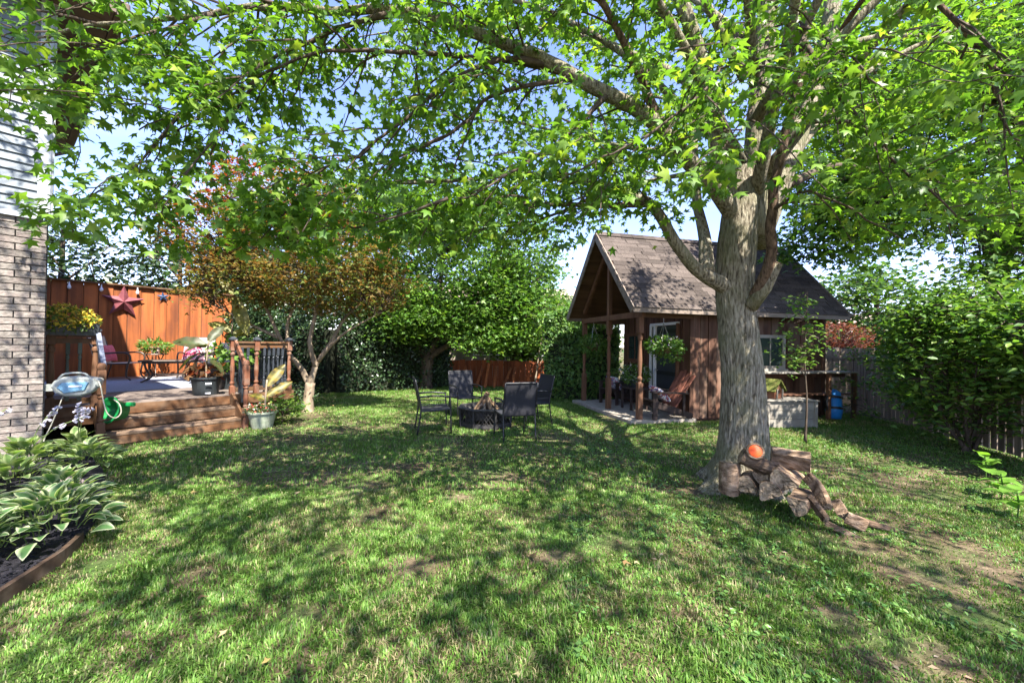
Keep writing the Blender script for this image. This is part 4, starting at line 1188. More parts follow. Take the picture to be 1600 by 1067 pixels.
# second maple on the lawn's far side
b = np.array([-2.95, 13.6, 0.0])
crown_tree('lawn_tree', 'round green tree with forked brown trunk at the far lawn edge', 'tree', b,
           [([b + [0, 0, -.1], b + [0.02, 0, .5], b + [0.1, 0, 1.15]], 0.24, 0.2),
            ([b + [0.06, 0, 1.0], b + [0.35, 0, 1.6], b + [0.5, 0.1, 2.4], b + [0.45, 0.1, 3.6], b + [0.6, 0, 5.0]], 0.15, 0.04),
            ([b + [0.1, 0, 1.05], b + [0.9, -0.2, 1.55], b + [1.8, -0.4, 2.0], b + [2.6, -0.4, 2.6]], 0.12, 0.03),
            ([b + [0.02, 0, 1.0], b + [-0.3, 0, 1.6], b + [-0.8, 0, 2.4], b + [-1.3, 0.1, 3.6]], 0.13, 0.03),
            ([b + [0.4, 0, 1.7], b + [1.2, 0.2, 2.7], b + [1.9, 0.2, 3.6]], 0.07, 0.02)],
           [(b + [0.6, 0, 4.3], (3.0, 2.4, 2.3), 300), (b + [2.4, -0.3, 2.9], (1.8, 1.5, 1.3), 110), (b + [-1.2, -0.2, 3.2], (1.6, 1.5, 1.4), 90), (b + [0.6, 0, 6.2], (2.2, 2, 1.3), 120), (b + [3.0, 0, 4.6], (1.6, 1.5, 1.5), 90),
            (b + [0.6, -.5, 2.5], (2.8, 1.2, 0.7), 110), (b + [3.3, -.4, 2.6], (1.5, 1.0, 0.9), 80), (b + [2.4, -1.0, 1.75], (1.4, 0.5, 0.45), 55), (b + [-0.2, -1.0, 2.2], (1.6, 0.6, 0.5), 50)],
           40, (0.1, 0.18), [(0.085, 0.175, 0.03), (0.12, 0.225, 0.04), (0.18, 0.28, 0.055), (0.055, 0.12, 0.025)], [3, 3, 1, 2], STAR, M['leaf_far'], M['bark_dark'], 0.26, group=None)

# Japanese maple beside the deck
b = np.array([-4.50, 8.85, 0.0])


def jm_col(P, col):
    h = np.clip((P[:, 2] - 2.4) / 2.4, 0, 1) + (vnoise(P[:, 0] * 1.2 + 50, P[:, 2] * 1.2 + 50, 4, 2) - 0.5) * 1.1
    k = np.clip(h, 0, 1)[:, None]
    low = np.array([(0.14, 0.19, 0.05)]) * (0.75 + 0.5 * rng.random((len(P), 1)))
    low2 = np.array([(0.2, 0.145, 0.05)]) * (0.75 + 0.5 * rng.random((len(P), 1)))
    low = np.where(rng.random((len(P), 1)) < 0.5, low, low2)
    return low * (1 - k) + col * k


jl = lambda *o: [b + np.array(p) for p in o]
crown_tree('japanese_maple', 'red and bronze leaved Japanese maple with pale forking trunk by deck', 'tree', b,
           [(jl((0, 0, -.1), (0, 0, .25), (0.03, 0, .62)), 0.115, 0.1),
            (jl((0.02, 0, .55), (-0.18, 0, .95), (-0.42, -.05, 1.25), (-0.65, -.1, 1.7), (-1.0, -.1, 2.4), (-1.5, -.1, 2.9)), 0.07, 0.02),
            (jl((0.03, 0, .55), (0.12, 0, .95), (0.2, 0, 1.1), (0.5, .05, 1.6), (0.75, .1, 2.1), (1.3, .1, 2.6)), 0.072, 0.018),
            (jl((0.14, 0, 1.0), (0.06, -.1, 1.5), (0.16, -.1, 2.1), (0.3, -.1, 2.9), (0.2, 0, 3.8)), 0.06, 0.016),
            (jl((-0.42, -.05, 1.25), (-0.5, 0, 1.9), (-0.35, .1, 2.6), (-0.3, .1, 3.6)), 0.05, 0.014),
            (jl((0.2, 0, 1.1), (0.6, -.2, 1.5), (1.0, -.3, 1.8), (1.7, -.3, 2.2)), 0.045, 0.012),
            (jl((-0.6, -.1, 1.6), (-1.2, -.2, 1.9), (-1.9, -.3, 2.3)), 0.04, 0.01)],
           [(b + [-0.2, 0, 3.5], (2.1, 1.8, 1.3), 200), (b + [-1.5, -.1, 2.8], (1.2, 1.1, 0.7), 80), (b + [1.2, 0, 2.8], (0.95, 1.0, 0.7), 80), (b + [0, 0, 2.75], (1.4, 1.2, 0.55), 60),
            (b + [-0.7, 0, 4.7], (1.8, 1.4, 0.9), 120), (b + [-2.2, 0, 4.0], (1.0, 1.0, 0.9), 90)],
           30, (0.065, 0.125), [(0.27, 0.055, 0.022), (0.22, 0.1, 0.028), (0.12, 0.18, 0.035)], [2.5, 2, 3.5], STAR, M['leaf_red'], M['bark_pale'], 0.18,
           sq=0.5, twig_r=0.008, zcol=jm_col)

# tree beyond the right hand fence
b = np.array([10.6, 8.7, 0.0])
crown_tree('boundary_tree', 'tall leafy maple with grey trunk rising behind the right bushes', 'tree', b,
           [([b + [0, 0, -.1], b + [0.05, 0, 1.5], b + [0, 0, 3.4], b + [0.1, 0.1, 5.5], b + [0, 0, 8.0]], 0.26, 0.08),
            ([b + [0, 0, 3.2], b + [-0.8, -.3, 4.1], b + [-2.0, -.6, 4.6], b + [-3.2, -.8, 4.7]], 0.1, 0.025),
            ([b + [0, 0, 3.9], b + [-0.7, -.9, 5.1], b + [-1.8, -1.8, 5.8]], 0.1, 0.025),
            ([b + [0.1, 0, 3.6], b + [1.2, -.2, 4.8], b + [2.4, -.2, 5.6]], 0.1, 0.03)],
           [(b + [-1.0, -.5, 5.8], (3.8, 2.8, 2.1), 420), (b + [-3.3, -.6, 4.6], (1.5, 1.4, 0.8), 110), (b + [0.8, -.8, 7.6], (3.4, 2.6, 1.5), 170), (b + [-3.0, -.8, 7.0], (2.2, 1.8, 1.5), 140),
            (b + [-4.1, -.5, 3.75], (1.2, 0.8, 0.35), 40), (b + [0.5, -1.2, 4.2], (1.6, 1.2, 0.9), 80), (b + [-0.6, -1.4, 3.1], (1.5, 1.0, 0.8), 90)],
           34, (0.1, 0.17), [(0.075, 0.16, 0.025), (0.10, 0.20, 0.03), (0.15, 0.245, 0.05), (0.045, 0.11, 0.02)], [3, 3, 1.5, 2], STAR, M['leaf_far'], M['bark'], 0.24)

# dark evergreens behind the deck fence
for i, (x, y, h, w, lab) in enumerate([(-13.2, 11.6, 5.6, 1.6, 'dark cedar behind the orange fence, nearest the house wall'), (-11.4, 13.6, 5.6, 1.7, 'dark cedar behind the orange fence above the red star'),
                                       (-9.9, 14.6, 5.2, 1.6, 'dark cedar behind the orange fence above the blue star'), (-8.2, 14.9, 5.4, 1.7, 'dark cedar behind the fence end beside the Japanese maple')]):
    b = np.array([x, y, 0.0])
    crown_tree('cedar_tree', lab, 'tree', b, [([b + [0, 0, -.1], b + [0, 0, 2], b + [0.05, 0, h * 0.95]], 0.16, 0.03)] +
               [([b + [0, 0, 1.6 + k * 0.5], b + [0.5 * math.cos(k * 2.4), 0.5 * math.sin(k * 2.4), 2.2 + k * 0.5], b + [1.0 * math.cos(k * 2.4), math.sin(k * 2.4), 3.2 + k * 0.4]], 0.04, 0.012) for k in range(5)],
               [(b + [0, 0, h * 0.55], (w, w * 0.9, h * 0.45), 170), (b + [0, 0, h * 0.35], (w * 0.9, w * 0.8, h * 0.25), 60)], 26, (0.1, 0.2),
               [(0.022, 0.045, 0.018), (0.035, 0.065, 0.022), (0.06, 0.095, 0.03)], [3, 2, 1], KITE, M['leaf_dark'], M['bark_dark'], 0.2, flat=0.3, group='cedars behind the deck fence', sq=0.9)

# trees well behind, closing the view
for i, (x, y, h, w, lab) in enumerate([(-17, 25, 8.5, 4.2, 'broad green tree far behind the cedars on the left'), (-9.8, 20, 10.6, 4.0, 'green tree far behind the Japanese maple'),
                                       (-5.4, 18.5, 9.8, 3.5, 'green tree far behind the dark hedge'), (3.2, 21, 4.2, 2.1, 'pale green tree far behind the vine screen'), (15.5, 17, 5.2, 2.6, 'green tree far behind the far right fence'), (0.2, 17.6, 5.6, 2.1, 'green tree directly behind the red fence')]):
    b = np.array([x, y, 0.0])
    crown_tree('distant_tree', lab, 'tree', b, [([b + [0, 0, -.1], b + [0, 0, h * 0.3], b + [0.1, 0, h * 0.8]], 0.22, 0.06)],
               [(b + [0, 0, h * 0.58], (w, w * 0.8, h * 0.42), 240), (b + [0.3 * w, -0.3, h * 0.35], (w * 0.8, w * 0.7, h * 0.22), 70)], 22, (0.16, 0.28),
               [(0.06, 0.12, 0.03), (0.10, 0.17, 0.04), (0.16, 0.22, 0.06)] if i == 3 else [(0.05, 0.11, 0.022), (0.075, 0.145, 0.03), (0.11, 0.18, 0.04)], [3, 2, 1], KITE, M['leaf_far'], M['bark_dark'], 0.36,
               group='trees beyond the garden')
b = np.array([11.6, 14.2, 0.0])
crown_tree('red_tree', 'small red leaved tree above the far right fence', 'tree', b, [([b + [0, 0, -.1], b + [0, 0, .8], b + [0.1, 0, 1.6]], 0.09, 0.03)], [(b + [0, 0, 1.95], (1.5, 1.0, 0.55), 110)], 34, (0.06, 0.11),
           [(0.16, 0.05, 0.04), (0.12, 0.04, 0.035), (0.18, 0.1, 0.07)], None, STAR, M['leaf_red'], M['bark_dark'], 0.16, sq=0.5)


# ------------------------------------------------------------------ hedges
def hedge(name, label, cat, pts, width, h, n, size, cols, w, tmpl, lm, core, group=None, top_noise=0.3):
    pts = [np.array(p, float) for p in pts]
    base = np.array([*pts[0], 0.0])
    t = thing(name, label, cat, base, 0, group)
    P, A_, N_ = [], [], []
    mbc = MB()
    tot = sum(np.linalg.norm(pts[i + 1] - pts[i]) for i in range(len(pts) - 1))
    for i in range(len(pts) - 1):
        a, b_ = pts[i], pts[i + 1]; L = np.linalg.norm(b_ - a); d = (b_ - a) / L; s = np.array([d[1], -d[0]])
        m = int(n * L / tot)
        tt_ = rng.random(m) * L; zz = rng.random(m) ** 0.8 * h
        top = rng.random(m) < 0.3
        hh = h * (1 + top_noise * (vnoise(tt_ * 0.9 + 30 + i * 9, tt_ * 0 + 4, 6, 2) - 0.5) * 2)
        zz = np.where(top, hh, zz * hh / h)
        side = np.where(rng.random(m) < 0.8, 1.0, -1.0)
        off = np.where(top, (rng.random(m) * 2 - 1) * width / 2, side * width / 2)
        bul = (vnoise(tt_ * 1.6 + 70, zz * 1.6 + 70, 9, 3) - 0.5) * 0.55
        off = off + np.where(top, 0, side * bul) + rng.normal(0, 0.05, m)
        zz = zz + rng.normal(0, 0.06, m)
        p = np.stack([a[0] + d[0] * tt_ + s[0] * off, a[1] + d[1] * tt_ + s[1] * off, np.maximum(zz, 0.04)], 1)
        P.append(p)
        out = np.where(top[:, None], np.array([0, 0, 1.0]), np.stack([s[0] * side, s[1] * side, np.full(m, 0.4)], 1))
        N_.append(out + rng.normal(0, 0.6, (m, 3)))
        A_.append(np.stack([rng.normal(0, 1, m) + s[0] * side * 0.4, rng.normal(0, 1, m) + s[1] * side * 0.4, rng.normal(-0.3, 0.6, m)], 1))
        mid = (a + b_) / 2
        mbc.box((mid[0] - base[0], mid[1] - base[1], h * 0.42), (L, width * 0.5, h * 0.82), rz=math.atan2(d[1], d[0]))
        for k in range(int(L / 0.5)):
            q = a + d * (k + 0.5) * 0.5
            mbc.tube([np.array([q[0], q[1], 0]) - base, np.array([q[0] + random.uniform(-.2, .2), q[1] + random.uniform(-.2, .2), h * 0.9]) - base], [0.03, 0.01], 5, False)
    P = np.concatenate(P); A_ = np.concatenate(A_); N_ = np.concatenate(N_)
    mbc.build('branches', core, t)
    foliage('foliage', t, P, A_, N_, rng.uniform(size[0], size[1], len(P)), palette(len(P), cols, w, 0.3), tmpl, lm, base)
    return t


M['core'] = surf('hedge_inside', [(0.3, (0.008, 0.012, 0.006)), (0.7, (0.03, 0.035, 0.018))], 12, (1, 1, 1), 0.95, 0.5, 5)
DK = [(0.024, 0.05, 0.02), (0.038, 0.078, 0.026), (0.075, 0.12, 0.04)]
hedge('hedge', 'tall dark clipped hedge along the back of the lawn', 'hedge', [(-9.2, 12.9), (-5.4, 12.15), (-2.4, 14.5)], 1.1, 2.3, 15000, (0.06, 0.115), DK, [3, 2, 0.8], KITE, M['leaf_dark'], M['core'])
hedge('vine_screen', 'leafy vine covered screen beside the shed porch', 'vine', [(0.95, 11.55), (3.05, 11.45)], 0.6, 2.45, 6500, (0.08, 0.14), [(0.08, 0.165, 0.04), (0.12, 0.22, 0.05), (0.19, 0.29, 0.075)], [3, 2, 1], STAR, M['leaf_far'], M['core'], top_noise=0.12)

# bushes along the right boundary, each with its own stems
GB = [(0.085, 0.17, 0.03), (0.125, 0.225, 0.04), (0.2, 0.3, 0.055), (0.05, 0.115, 0.025)]
for (x, y, rx, ry, h, n, lab) in [
        (6.95, 4.75, 0.9, 0.8, 2.55, 120, 'leafy green bush hanging over the picket fence, nearest the camera'),
        (7.0, 6.15, 0.95, 0.95, 2.75, 200, 'dense lilac bush second from the camera along the side fence'),
        (8.3, 7.5, 1.05, 1.0, 2.5, 200, 'dense lilac bush in the middle of the side fence'),
        (9.75, 8.9, 1.05, 1.0, 2.2, 150, 'rounded green bush fourth from the camera along the side fence'),
        (11.2, 10.1, 1.1, 1.0, 1.9, 120, 'lower green bush at the far end of the side fence')]:
    b = np.array([x, y, 0.0])
    lm = [([b + [0, 0, -.05], b + [0.1, 0, .6], b + [0.2, 0, h * .7]], 0.035, 0.012)] + \
         [([b + [0.03 * k, 0, -.02], b + [0.25 * math.cos(k * 1.3), 0.25 * math.sin(k * 1.3), .6], b + [0.55 * math.cos(k * 1.3), 0.5 * math.sin(k * 1.3), h * .75]], 0.028, 0.008) for k in range(6)]
    lowcut = 1.0 if h == 2.55 else 0.2
    crown_tree('boundary_bush', lab, 'bush', b, lm, [(b + [0, 0, (h + lowcut) / 2], (rx, ry, (h - lowcut) / 2), n), (b + [0.2, 0.2, h * .72], (rx * .8, ry * .8, h * .22), n // 2)],
               34, (0.065, 0.12), GB, [3, 3, 1.2, 2], OVAL, M['leaf_far'], M['bark_dark'], 0.17, group='bushes along the side fence', sq=0.8)

# slender sapling before the planter
b = gnd(1258, 692)
crown_tree('sapling', 'slender leafy sapling in front of the shed\'s planter box', 'sapling', b, [([b, b + [0.02, 0, .7], b + [-0.02, 0, 1.4], b + [0.03, 0.02, 2.5]], 0.018, 0.006)],
           [(b + [-0.05, 0.02, 1.75], (0.3, 0.25, 0.75), 32), (b + [-0.25, 0, 1.45], (0.25, 0.2, 0.2), 10)], 11, (0.05, 0.1), GB, [2, 3, 2, 1], OVAL, M['leaf'], M['bark_dark'], 0.09, twig_r=0.004)
b = gnd(1330, 655)
crown_tree('young_shrub', 'young thin shrub growing beside the blue bag', 'shrub', b, [([b, b + [0.02, 0, .6], b + [0.05, 0, 1.5]], 0.016, 0.006)],
           [(b + [0, 0.02, 1.0], (0.35, 0.3, 0.6), 24), (b + [0, 0, 0.2], (0.4, 0.3, 0.15), 14)], 12, (0.05, 0.1), GB, [2, 3, 1, 2], OVAL, M['leaf'], M['bark_dark'], 0.1, twig_r=0.004)
# pale bare sapling by the back fence
b = gnd(834, 612)
crown_tree('bare_sapling', 'thin pale nearly bare sapling before the red fence', 'sapling', b, [([b, b + [0.12, 0, 1.0], b + [0.3, 0, 2.2], b + [0.45, 0, 3.2]], 0.03, 0.008), ([b + [0.06, 0, .7], b + [0.35, 0, 1.2], b + [0.6, 0, 1.6]], 0.016, 0.005),
           ([b + [0.25, 0, 1.9], b + [0.1, 0, 2.5], b + [0.15, 0, 3.0]], 0.012, 0.004)],
           [(b + [0.4, 0, 2.8], (0.6, 0.4, 0.7), 26)], 9, (0.06, 0.1), [(0.2, 0.26, 0.11), (0.14, 0.2, 0.07)], None, OVAL, M['leaf'], M['bark_pale'], 0.14, twig_r=0.005)
# low shrub by the pot and the maple
for (px, py, r, h, lab, cols) in [(440, 662, 0.36, 0.5, 'low dark green shrub between the flower pot and Japanese maple', GB), (462, 640, 0.34, 0.62, 'grey green leggy shrub behind the flower pot', [(0.12, 0.17, 0.1), (0.08, 0.13, 0.06)]),
                                  (405, 630, 0.45, 0.9, 'green shrub growing against the deck skirt', GB)]:
    b = gnd(px, py)
    crown_tree('low_shrub', lab, 'shrub', b, [([b, b + [0.02, 0, .2], b + [0.05, 0, h * .7]], 0.012, 0.005)], [(b + [0, 0, h * .5], (r, r, h * .5), 46)], 18, (0.05, 0.095), cols, None, OVAL, M['leaf_far'], M['bark_dark'], 0.08, twig_r=0.004)

# ================================================================== FURNITURE AND SMALL THINGS
def copy_tree(o, parent=None):
    c = o.copy(); C.objects.link(c); c.parent = parent
    for ch in list(o.children):
        copy_tree(ch, c)
    return c


def sling_chair(label):
    """black sling patio chair; local +x is the way it faces, origin on the ground at its middle"""
    t = thing('patio_chair', label, 'chair', group='chairs round the fire pit')
    w = 0.27
    for s in (-1, 1):
        y = s * w
        MB().tube(smooth_path([(-0.30, y, 0.0), (-0.245, y, 0.40), (-0.27, y, 0.6), (-0.345, y, 0.94)], 4), 0.0135, 8).build('rear_leg', M['black'], t, smooth=True)
        MB().tube(smooth_path([(0.27, y, 0.0), (0.255, y, 0.42), (0.24, y, 0.625)], 3), 0.0135, 8).build('front_leg', M['black'], t, smooth=True)
        MB().tube(smooth_path([(0.26, y, 0.63), (0.0, y, 0.655), (-0.275, y, 0.64)], 3), 0.016, 8).build('armrest', M['black'], t, smooth=True)
        MB().tube([(0.26, y * 0.98, 0.50), (-0.255, y * 0.98, 0.52)], 0.008, 6).build('side_rail', M['black'], t)
        MB().tube([(0.26, y * .96, 0.425), (-0.245, y * .96, 0.395)], 0.012, 6).build('seat_rail', M['black'], t)
    MB().tube([(-0.345, -w, 0.94), (-0.345, w, 0.94)], 0.0135, 8).build('top_rail', M['black'], t)
    MB().tube([(0.262, -w, 0.41), (0.262, w, 0.41)], 0.012, 8).build('front_rail', M['black'], t)
    mb = MB()
    sec = smooth_path([(0.262, 0, 0.425), (0.05, 0, 0.395), (-0.2, 0, 0.395), (-0.25, 0, 0.44), (-0.272, 0, 0.6), (-0.31, 0, 0.78), (-0.345, 0, 0.935)], 4)
    k = len(sec)
    V = np.concatenate([sec + [0, -w + 0.012, 0], sec + [0, w - 0.012, 0]])
    th = np.array([0.0, 0, -0.004])
    mb.add(np.concatenate([V, V + th + [0.003, 0, 0]]), [[i, i + 1, k + i + 1, k + i] for i in range(k - 1)] + [[2 * k + i, 3 * k + i, 3 * k + i + 1, 2 * k + i + 1] for i in range(k - 1)])
    mb.build('sling', M['sling'], t, smooth=True)
    return t


c0 = sling_chair('black patio chair left of the fire pit, seen from the side')
specs = [((-1.36, 7.02), 18, None), ((-0.98, 8.55), -62, 'black patio chair behind the fire pit with sun-dappled back'),
         ((0.06, 6.62), 108, 'black patio chair nearest the camera with its back turned'), ((0.42, 7.95), 205, 'black patio chair at the right, half hidden behind the nearest one')]
for i, ((x, y), a, lab) in enumerate(specs):
    o = c0 if i == 0 else copy_tree(c0)
    if lab:
        o['label'] = lab
    o.location = (x, y, 0); o.rotation_euler = (0, 0, R(a))

# ------------------------------------------------------------------ fire pit
fp = thing('fire_pit', 'octagonal black iron fire pit with lattice sides on the lawn', 'fire pit', (-0.47, 7.62, 0), R(22.5))
rr = 0.50
mb = MB(); mb.lathe([(rr * 0.9, 0.02), (rr * 0.98, 0.02), (rr * 0.98, 0.09), (rr * 0.93, 0.1)], 8, cap=False); mb.build('base_ring', M['iron'], fp)
mb = MB(); mb.lathe([(0.1, 0.14), (rr * 0.8, 0.16), (rr * 0.97, 0.34), (rr * 1.12, 0.345), (rr * 1.12, 0.365), (rr * 0.95, 0.37), (rr * 0.76, 0.19), (0.05, 0.17)], 8, cap=False); mb.build('bowl', M['iron'], fp)
for k in range(8):
    a = k * math.pi / 4; a2 = a + math.pi / 4
    p0 = np.array([rr * math.cos(a), rr * math.sin(a), 0]); p1 = np.array([rr * math.cos(a2), rr * math.sin(a2), 0])
    MB().bar(p0 * 1.0 + [0, 0, 0.0], p0 * 1.06 + [0, 0, 0.35], 0.03, 0.03, up=(math.cos(a), math.sin(a), 0)).build('leg', M['iron'], fp)
    mb = MB()
    for j in range(-3, 8):
        for sgn in (1, -1):
            t0, t1 = j / 6, j / 6 + 0.42
            if sgn < 0:
                t0, t1 = 1 - t0, 1 - t1
            lo, hi = min(t0, t1), max(t0, t1)
            if lo < 0.0 or hi > 1.0:
                continue
            mb.bar(p0 + (p1 - p0) * t0 + [0, 0, 0.1], p0 * 1.04 + (p1 - p0) * 1.04 * t1 + [0, 0, 0.33], 0.008, 0.012, up=unit(p0 + p1))
    mb.build('lattice_panel', M['iron'], fp)
for i, (a, L, r) in enumerate([(0.3, 0.6, 0.045), (1.5, 0.55, 0.04), (2.7, 0.62, 0.045), (3.9, 0.56, 0.035), (5.2, 0.6, 0.04)]):
    mb = MB(); n_ = 7
    pr = 1 + 0.2 * (np.random.default_rng(i).random((4, n_)) - 0.5)
    p0 = np.array([0.28 * math.cos(a), 0.28 * math.sin(a), 0.23]); p1 = np.array([-0.03 * math.cos(a), -0.03 * math.sin(a), 0.56 + 0.03 * (i % 3)])
    mb.tube(np.array([p0 + (p1 - p0) * t for t in np.linspace(0, 1, 4)]), r, n_, True, pr)
    o = mb.build('firewood_stick', M['wood_cut'] if i % 2 == 0 else M['log_bark'], None, (-0.47, 7.62, 0))
    tag(o, ['pale split stick leaning to the right in the fire pit', 'dark bark stick at the back of the fire pit teepee', 'pale split stick leaning from the left in the fire pit',
            'dark bark stick at the front left of the fire pit teepee', 'pale split stick at the front right of the fire pit teepee'][i], 'firewood', 'sticks stacked in the fire pit')


# ------------------------------------------------------------------ adirondack chairs on the porch
def cushion(w, d, h):
    mb = MB(); n, m = 12, 8
    V = []; F = []
    for side in (1, -1):
        for i in range(n + 1):
            for j in range(n + 1):
                u, v = i / n * 2 - 1, j / n * 2 - 1
                z = side * h / 2 * ((1 - abs(u) ** 3) * (1 - abs(v) ** 3)) ** 0.5
                k = 1 - 0.08 * (1 - abs(u)) * abs(v) ** 2
                V.append([u * w / 2 * (1 - 0.07 * (1 - v * v)), v * d / 2 * (1 - 0.07 * (1 - u * u)), z])
    o = (n + 1) ** 2
    for i in range(n):
        for j in range(n):
            a = i * (n + 1) + j
            F.append([a, a + n + 1, a + n + 2, a + 1]); F.append([o + a, o + a + 1, o + a + n + 2, o + a + n + 1])
    mb.add(V, F)
    return mb


def adirondack(loc, rz, label, slat_mat):
    t = thing('adirondack_chair', label, 'chair', loc, rz, 'porch chairs')
    for s in (-1, 1):
        y = s * 0.27
        MB().box((0.36, y, 0.27), (0.1, 0.03, 0.54)).build('front_leg', M['chairwood'], t)
        MB().bar((0.42, y * .92, 0.33), (-0.52, y * .92, 0.05), 0.03, 0.12).build('side_rail', M['chairwood'], t)
        MB().bar((0.46, y * 1.08, 0.56), (-0.36, y * 1.08, 0.53), 0.13, 0.025).build('armrest', M['chairwood'], t)
        MB().bar((-0.3, y * 1.02, 0.52), (-0.3, y * 1.02, 0.12), 0.03, 0.05, up=(1, 0, 0)).build('arm_post', M['chairwood'], t)
    for k in range(6):
        x = 0.42 - k * 0.098; z = 0.395 - k * 0.03
        MB().box((x, 0, z), (0.085, 0.54, 0.02)).build('seat_slat', M['chairwood'], t)
    for k in range(5):
        y = (k - 2) * 0.105
        MB().bar((-0.14, y * 0.92, 0.24), (-0.56, y * 1.15, 0.98 - 0.03 * abs(k - 2) ** 1.6), 0.092, 0.02, up=(0.87, 0, 0.5)).build('back_slat', M[slat_mat], t)
    MB().bar((-0.37, -0.27, 0.56), (-0.37, 0.27, 0.56), 0.03, 0.06).build('back_rail', M['chairwood'], t)
    return t


PZ = 0.08
adirondack(shedp(0.62, 0.12, PZ), SANG + R(180), 'dark adirondack chair with reddish back slats at the near end of porch', 'chairred')
o = cushion(0.42, 0.42, 0.16).build('cushion', M['floral'], None, shedp(0.5, 0.06, PZ + 0.5), (R(6), R(40), SANG), smooth=True)
tag(o, 'floral red and white cushion on the near porch chair', 'cushion')
adirondack(shedp(0.72, 2.15, PZ), SANG + R(200), 'dark adirondack chair at the far end of the shed porch', 'chairwood')
o = cushion(0.42, 0.42, 0.16).build('cushion', M['floralblue'], None, shedp(0.58, 2.1, PZ + 0.52), (R(4), R(55), SANG + R(20)), smooth=True)
tag(o, 'blue and white patterned cushion on the far porch chair', 'cushion')
pt = thing('porch_table', 'small dark square table between the porch chairs', 'table', shedp(0.62, 1.22, PZ), SANG)
MB().box((0, 0, 0.5), (0.48, 0.48, 0.03)).build('table_top', M['chairwood'], pt)
for sx in (-1, 1):
    for sy in (-1, 1):
        MB().box((sx * 0.2, sy * 0.2, 0.245), (0.045, 0.045, 0.49)).build('leg', M['chairwood'], pt)


# ------------------------------------------------------------------ potted plants
def plant(name, label, cat, loc, vessel, bloom, group=None):
    """vessel(t): builds the pot; bloom: list of (centre, radii, n, size, colours, template, material, part name)"""
    t = thing(name, label, cat, loc, 0, group)
    vessel(t)
    for (c, r, n, size, cols, tmpl, mt, nm) in bloom:
        v = unit(rng.normal(0, 1, (n, 3))) * (rng.uniform(0.3, 1, (n, 1)) ** 0.5)
        P = np.array(c) + v * np.array(r)
        A = v * np.array([1, 1, 0.6]) + rng.normal(0, 0.5, (n, 3)); N = v + rng.normal(0, 0.4, (n, 3)) + [0, 0, 0.6]
        foliage(nm, t, P, A, N, rng.uniform(size[0], size[1], n), palette(n, cols, None, 0.2), tmpl, mt, np.zeros(3))
    return t


GF_ = [(0.07, 0.16, 0.03), (0.11, 0.21, 0.04), (0.16, 0.26, 0.06)]


def basket(t):
    mb = MB(); mb.lathe([(0.04, -0.14), (0.12, -0.12), (0.17, -0.04), (0.19, 0.02)], 14); mb.build('basket', M['coco'], t, smooth=True)
    mb = MB()
    for k in range(3):
        a = k * 2.1; mb.tube([(0.19 * math.cos(a), 0.19 * math.sin(a), 0.02), (0, 0, 0.52)], 0.005, 5)
    mb.tube([(0, 0, 0.52), (0, 0, 0.62)], 0.006, 5)
    mb.build('hanger', M['wire'], t)


plant('hanging_basket', 'full green hanging basket under the near eave by the door', 'hanging basket', shedp(0.55, 0.02, 1.52), basket,
      [((0, 0, 0.06), (0.38, 0.36, 0.2), 620, (0.05, 0.1), GF_, OVAL, M['leaf'], 'foliage'), ((0.1, 0, -0.05), (0.36, 0.34, 0.26), 300, (0.05, 0.09), GF_, OVAL, M['leaf'], 'trailing_foliage'),
       ((0, -0.05, 0.1), (0.36, 0.34, 0.2), 70, (0.035, 0.055), [(0.7, 0.7, 0.5), (0.45, 0.3, 0.6)], STAR, M['petal'], 'flowers')], 'hanging baskets at the porch')
plant('hanging_basket', 'round hanging basket at the far left porch post', 'hanging basket', shedp(0.02, 2.2, 1.55), basket,
      [((0, 0, 0.04), (0.36, 0.34, 0.26), 800, (0.05, 0.09), GF_, OVAL, M['leaf'], 'foliage'), ((0, -0.05, 0.05), (0.34, 0.34, 0.22), 40, (0.03, 0.05), [(0.7, 0.65, 0.3)], STAR, M['petal'], 'flowers')], 'hanging baskets at the porch')


def pot(mat, r0, r1, h, rim=0.015):
    def f(t):
        mb = MB(); mb.lathe([(r0, 0), (r1 * 0.97, h * 0.9), (r1 + rim, h * 0.9), (r1 + rim, h), (r1 - 0.02, h), (r1 - 0.03, h * 0.86), (0.01, h * 0.86)], 24, cap=False)
        mb.mi = 0
        mb.add([[r0 * math.cos(a), r0 * math.sin(a), 0.001] for a in np.linspace(0, 6.283, 24, endpoint=False)], [list(range(24))[::-1]])
        mb.build('pot', mat, t, smooth=False)
        mb = MB(); mb.lathe([(0.005, h * 0.87), (r1 - 0.035, h * 0.87)], 20, cap=False); mb.build('soil', M['mulch'], t)
    return f


plant('flower_pot', 'bushy white flowered pot on the porch table', 'potted plant', shedp(0.62, 1.22, PZ + 0.515), pot(M['potblack'], 0.1, 0.14, 0.16),
      [((0, 0, 0.3), (0.36, 0.36, 0.24), 700, (0.045, 0.08), GF_, OVAL, M['leaf'], 'foliage'), ((0, 0, 0.34), (0.37, 0.37, 0.26), 170, (0.035, 0.055), [(0.75, 0.75, 0.72), (0.7, 0.68, 0.72)], STAR, M['petal'], 'flowers')])


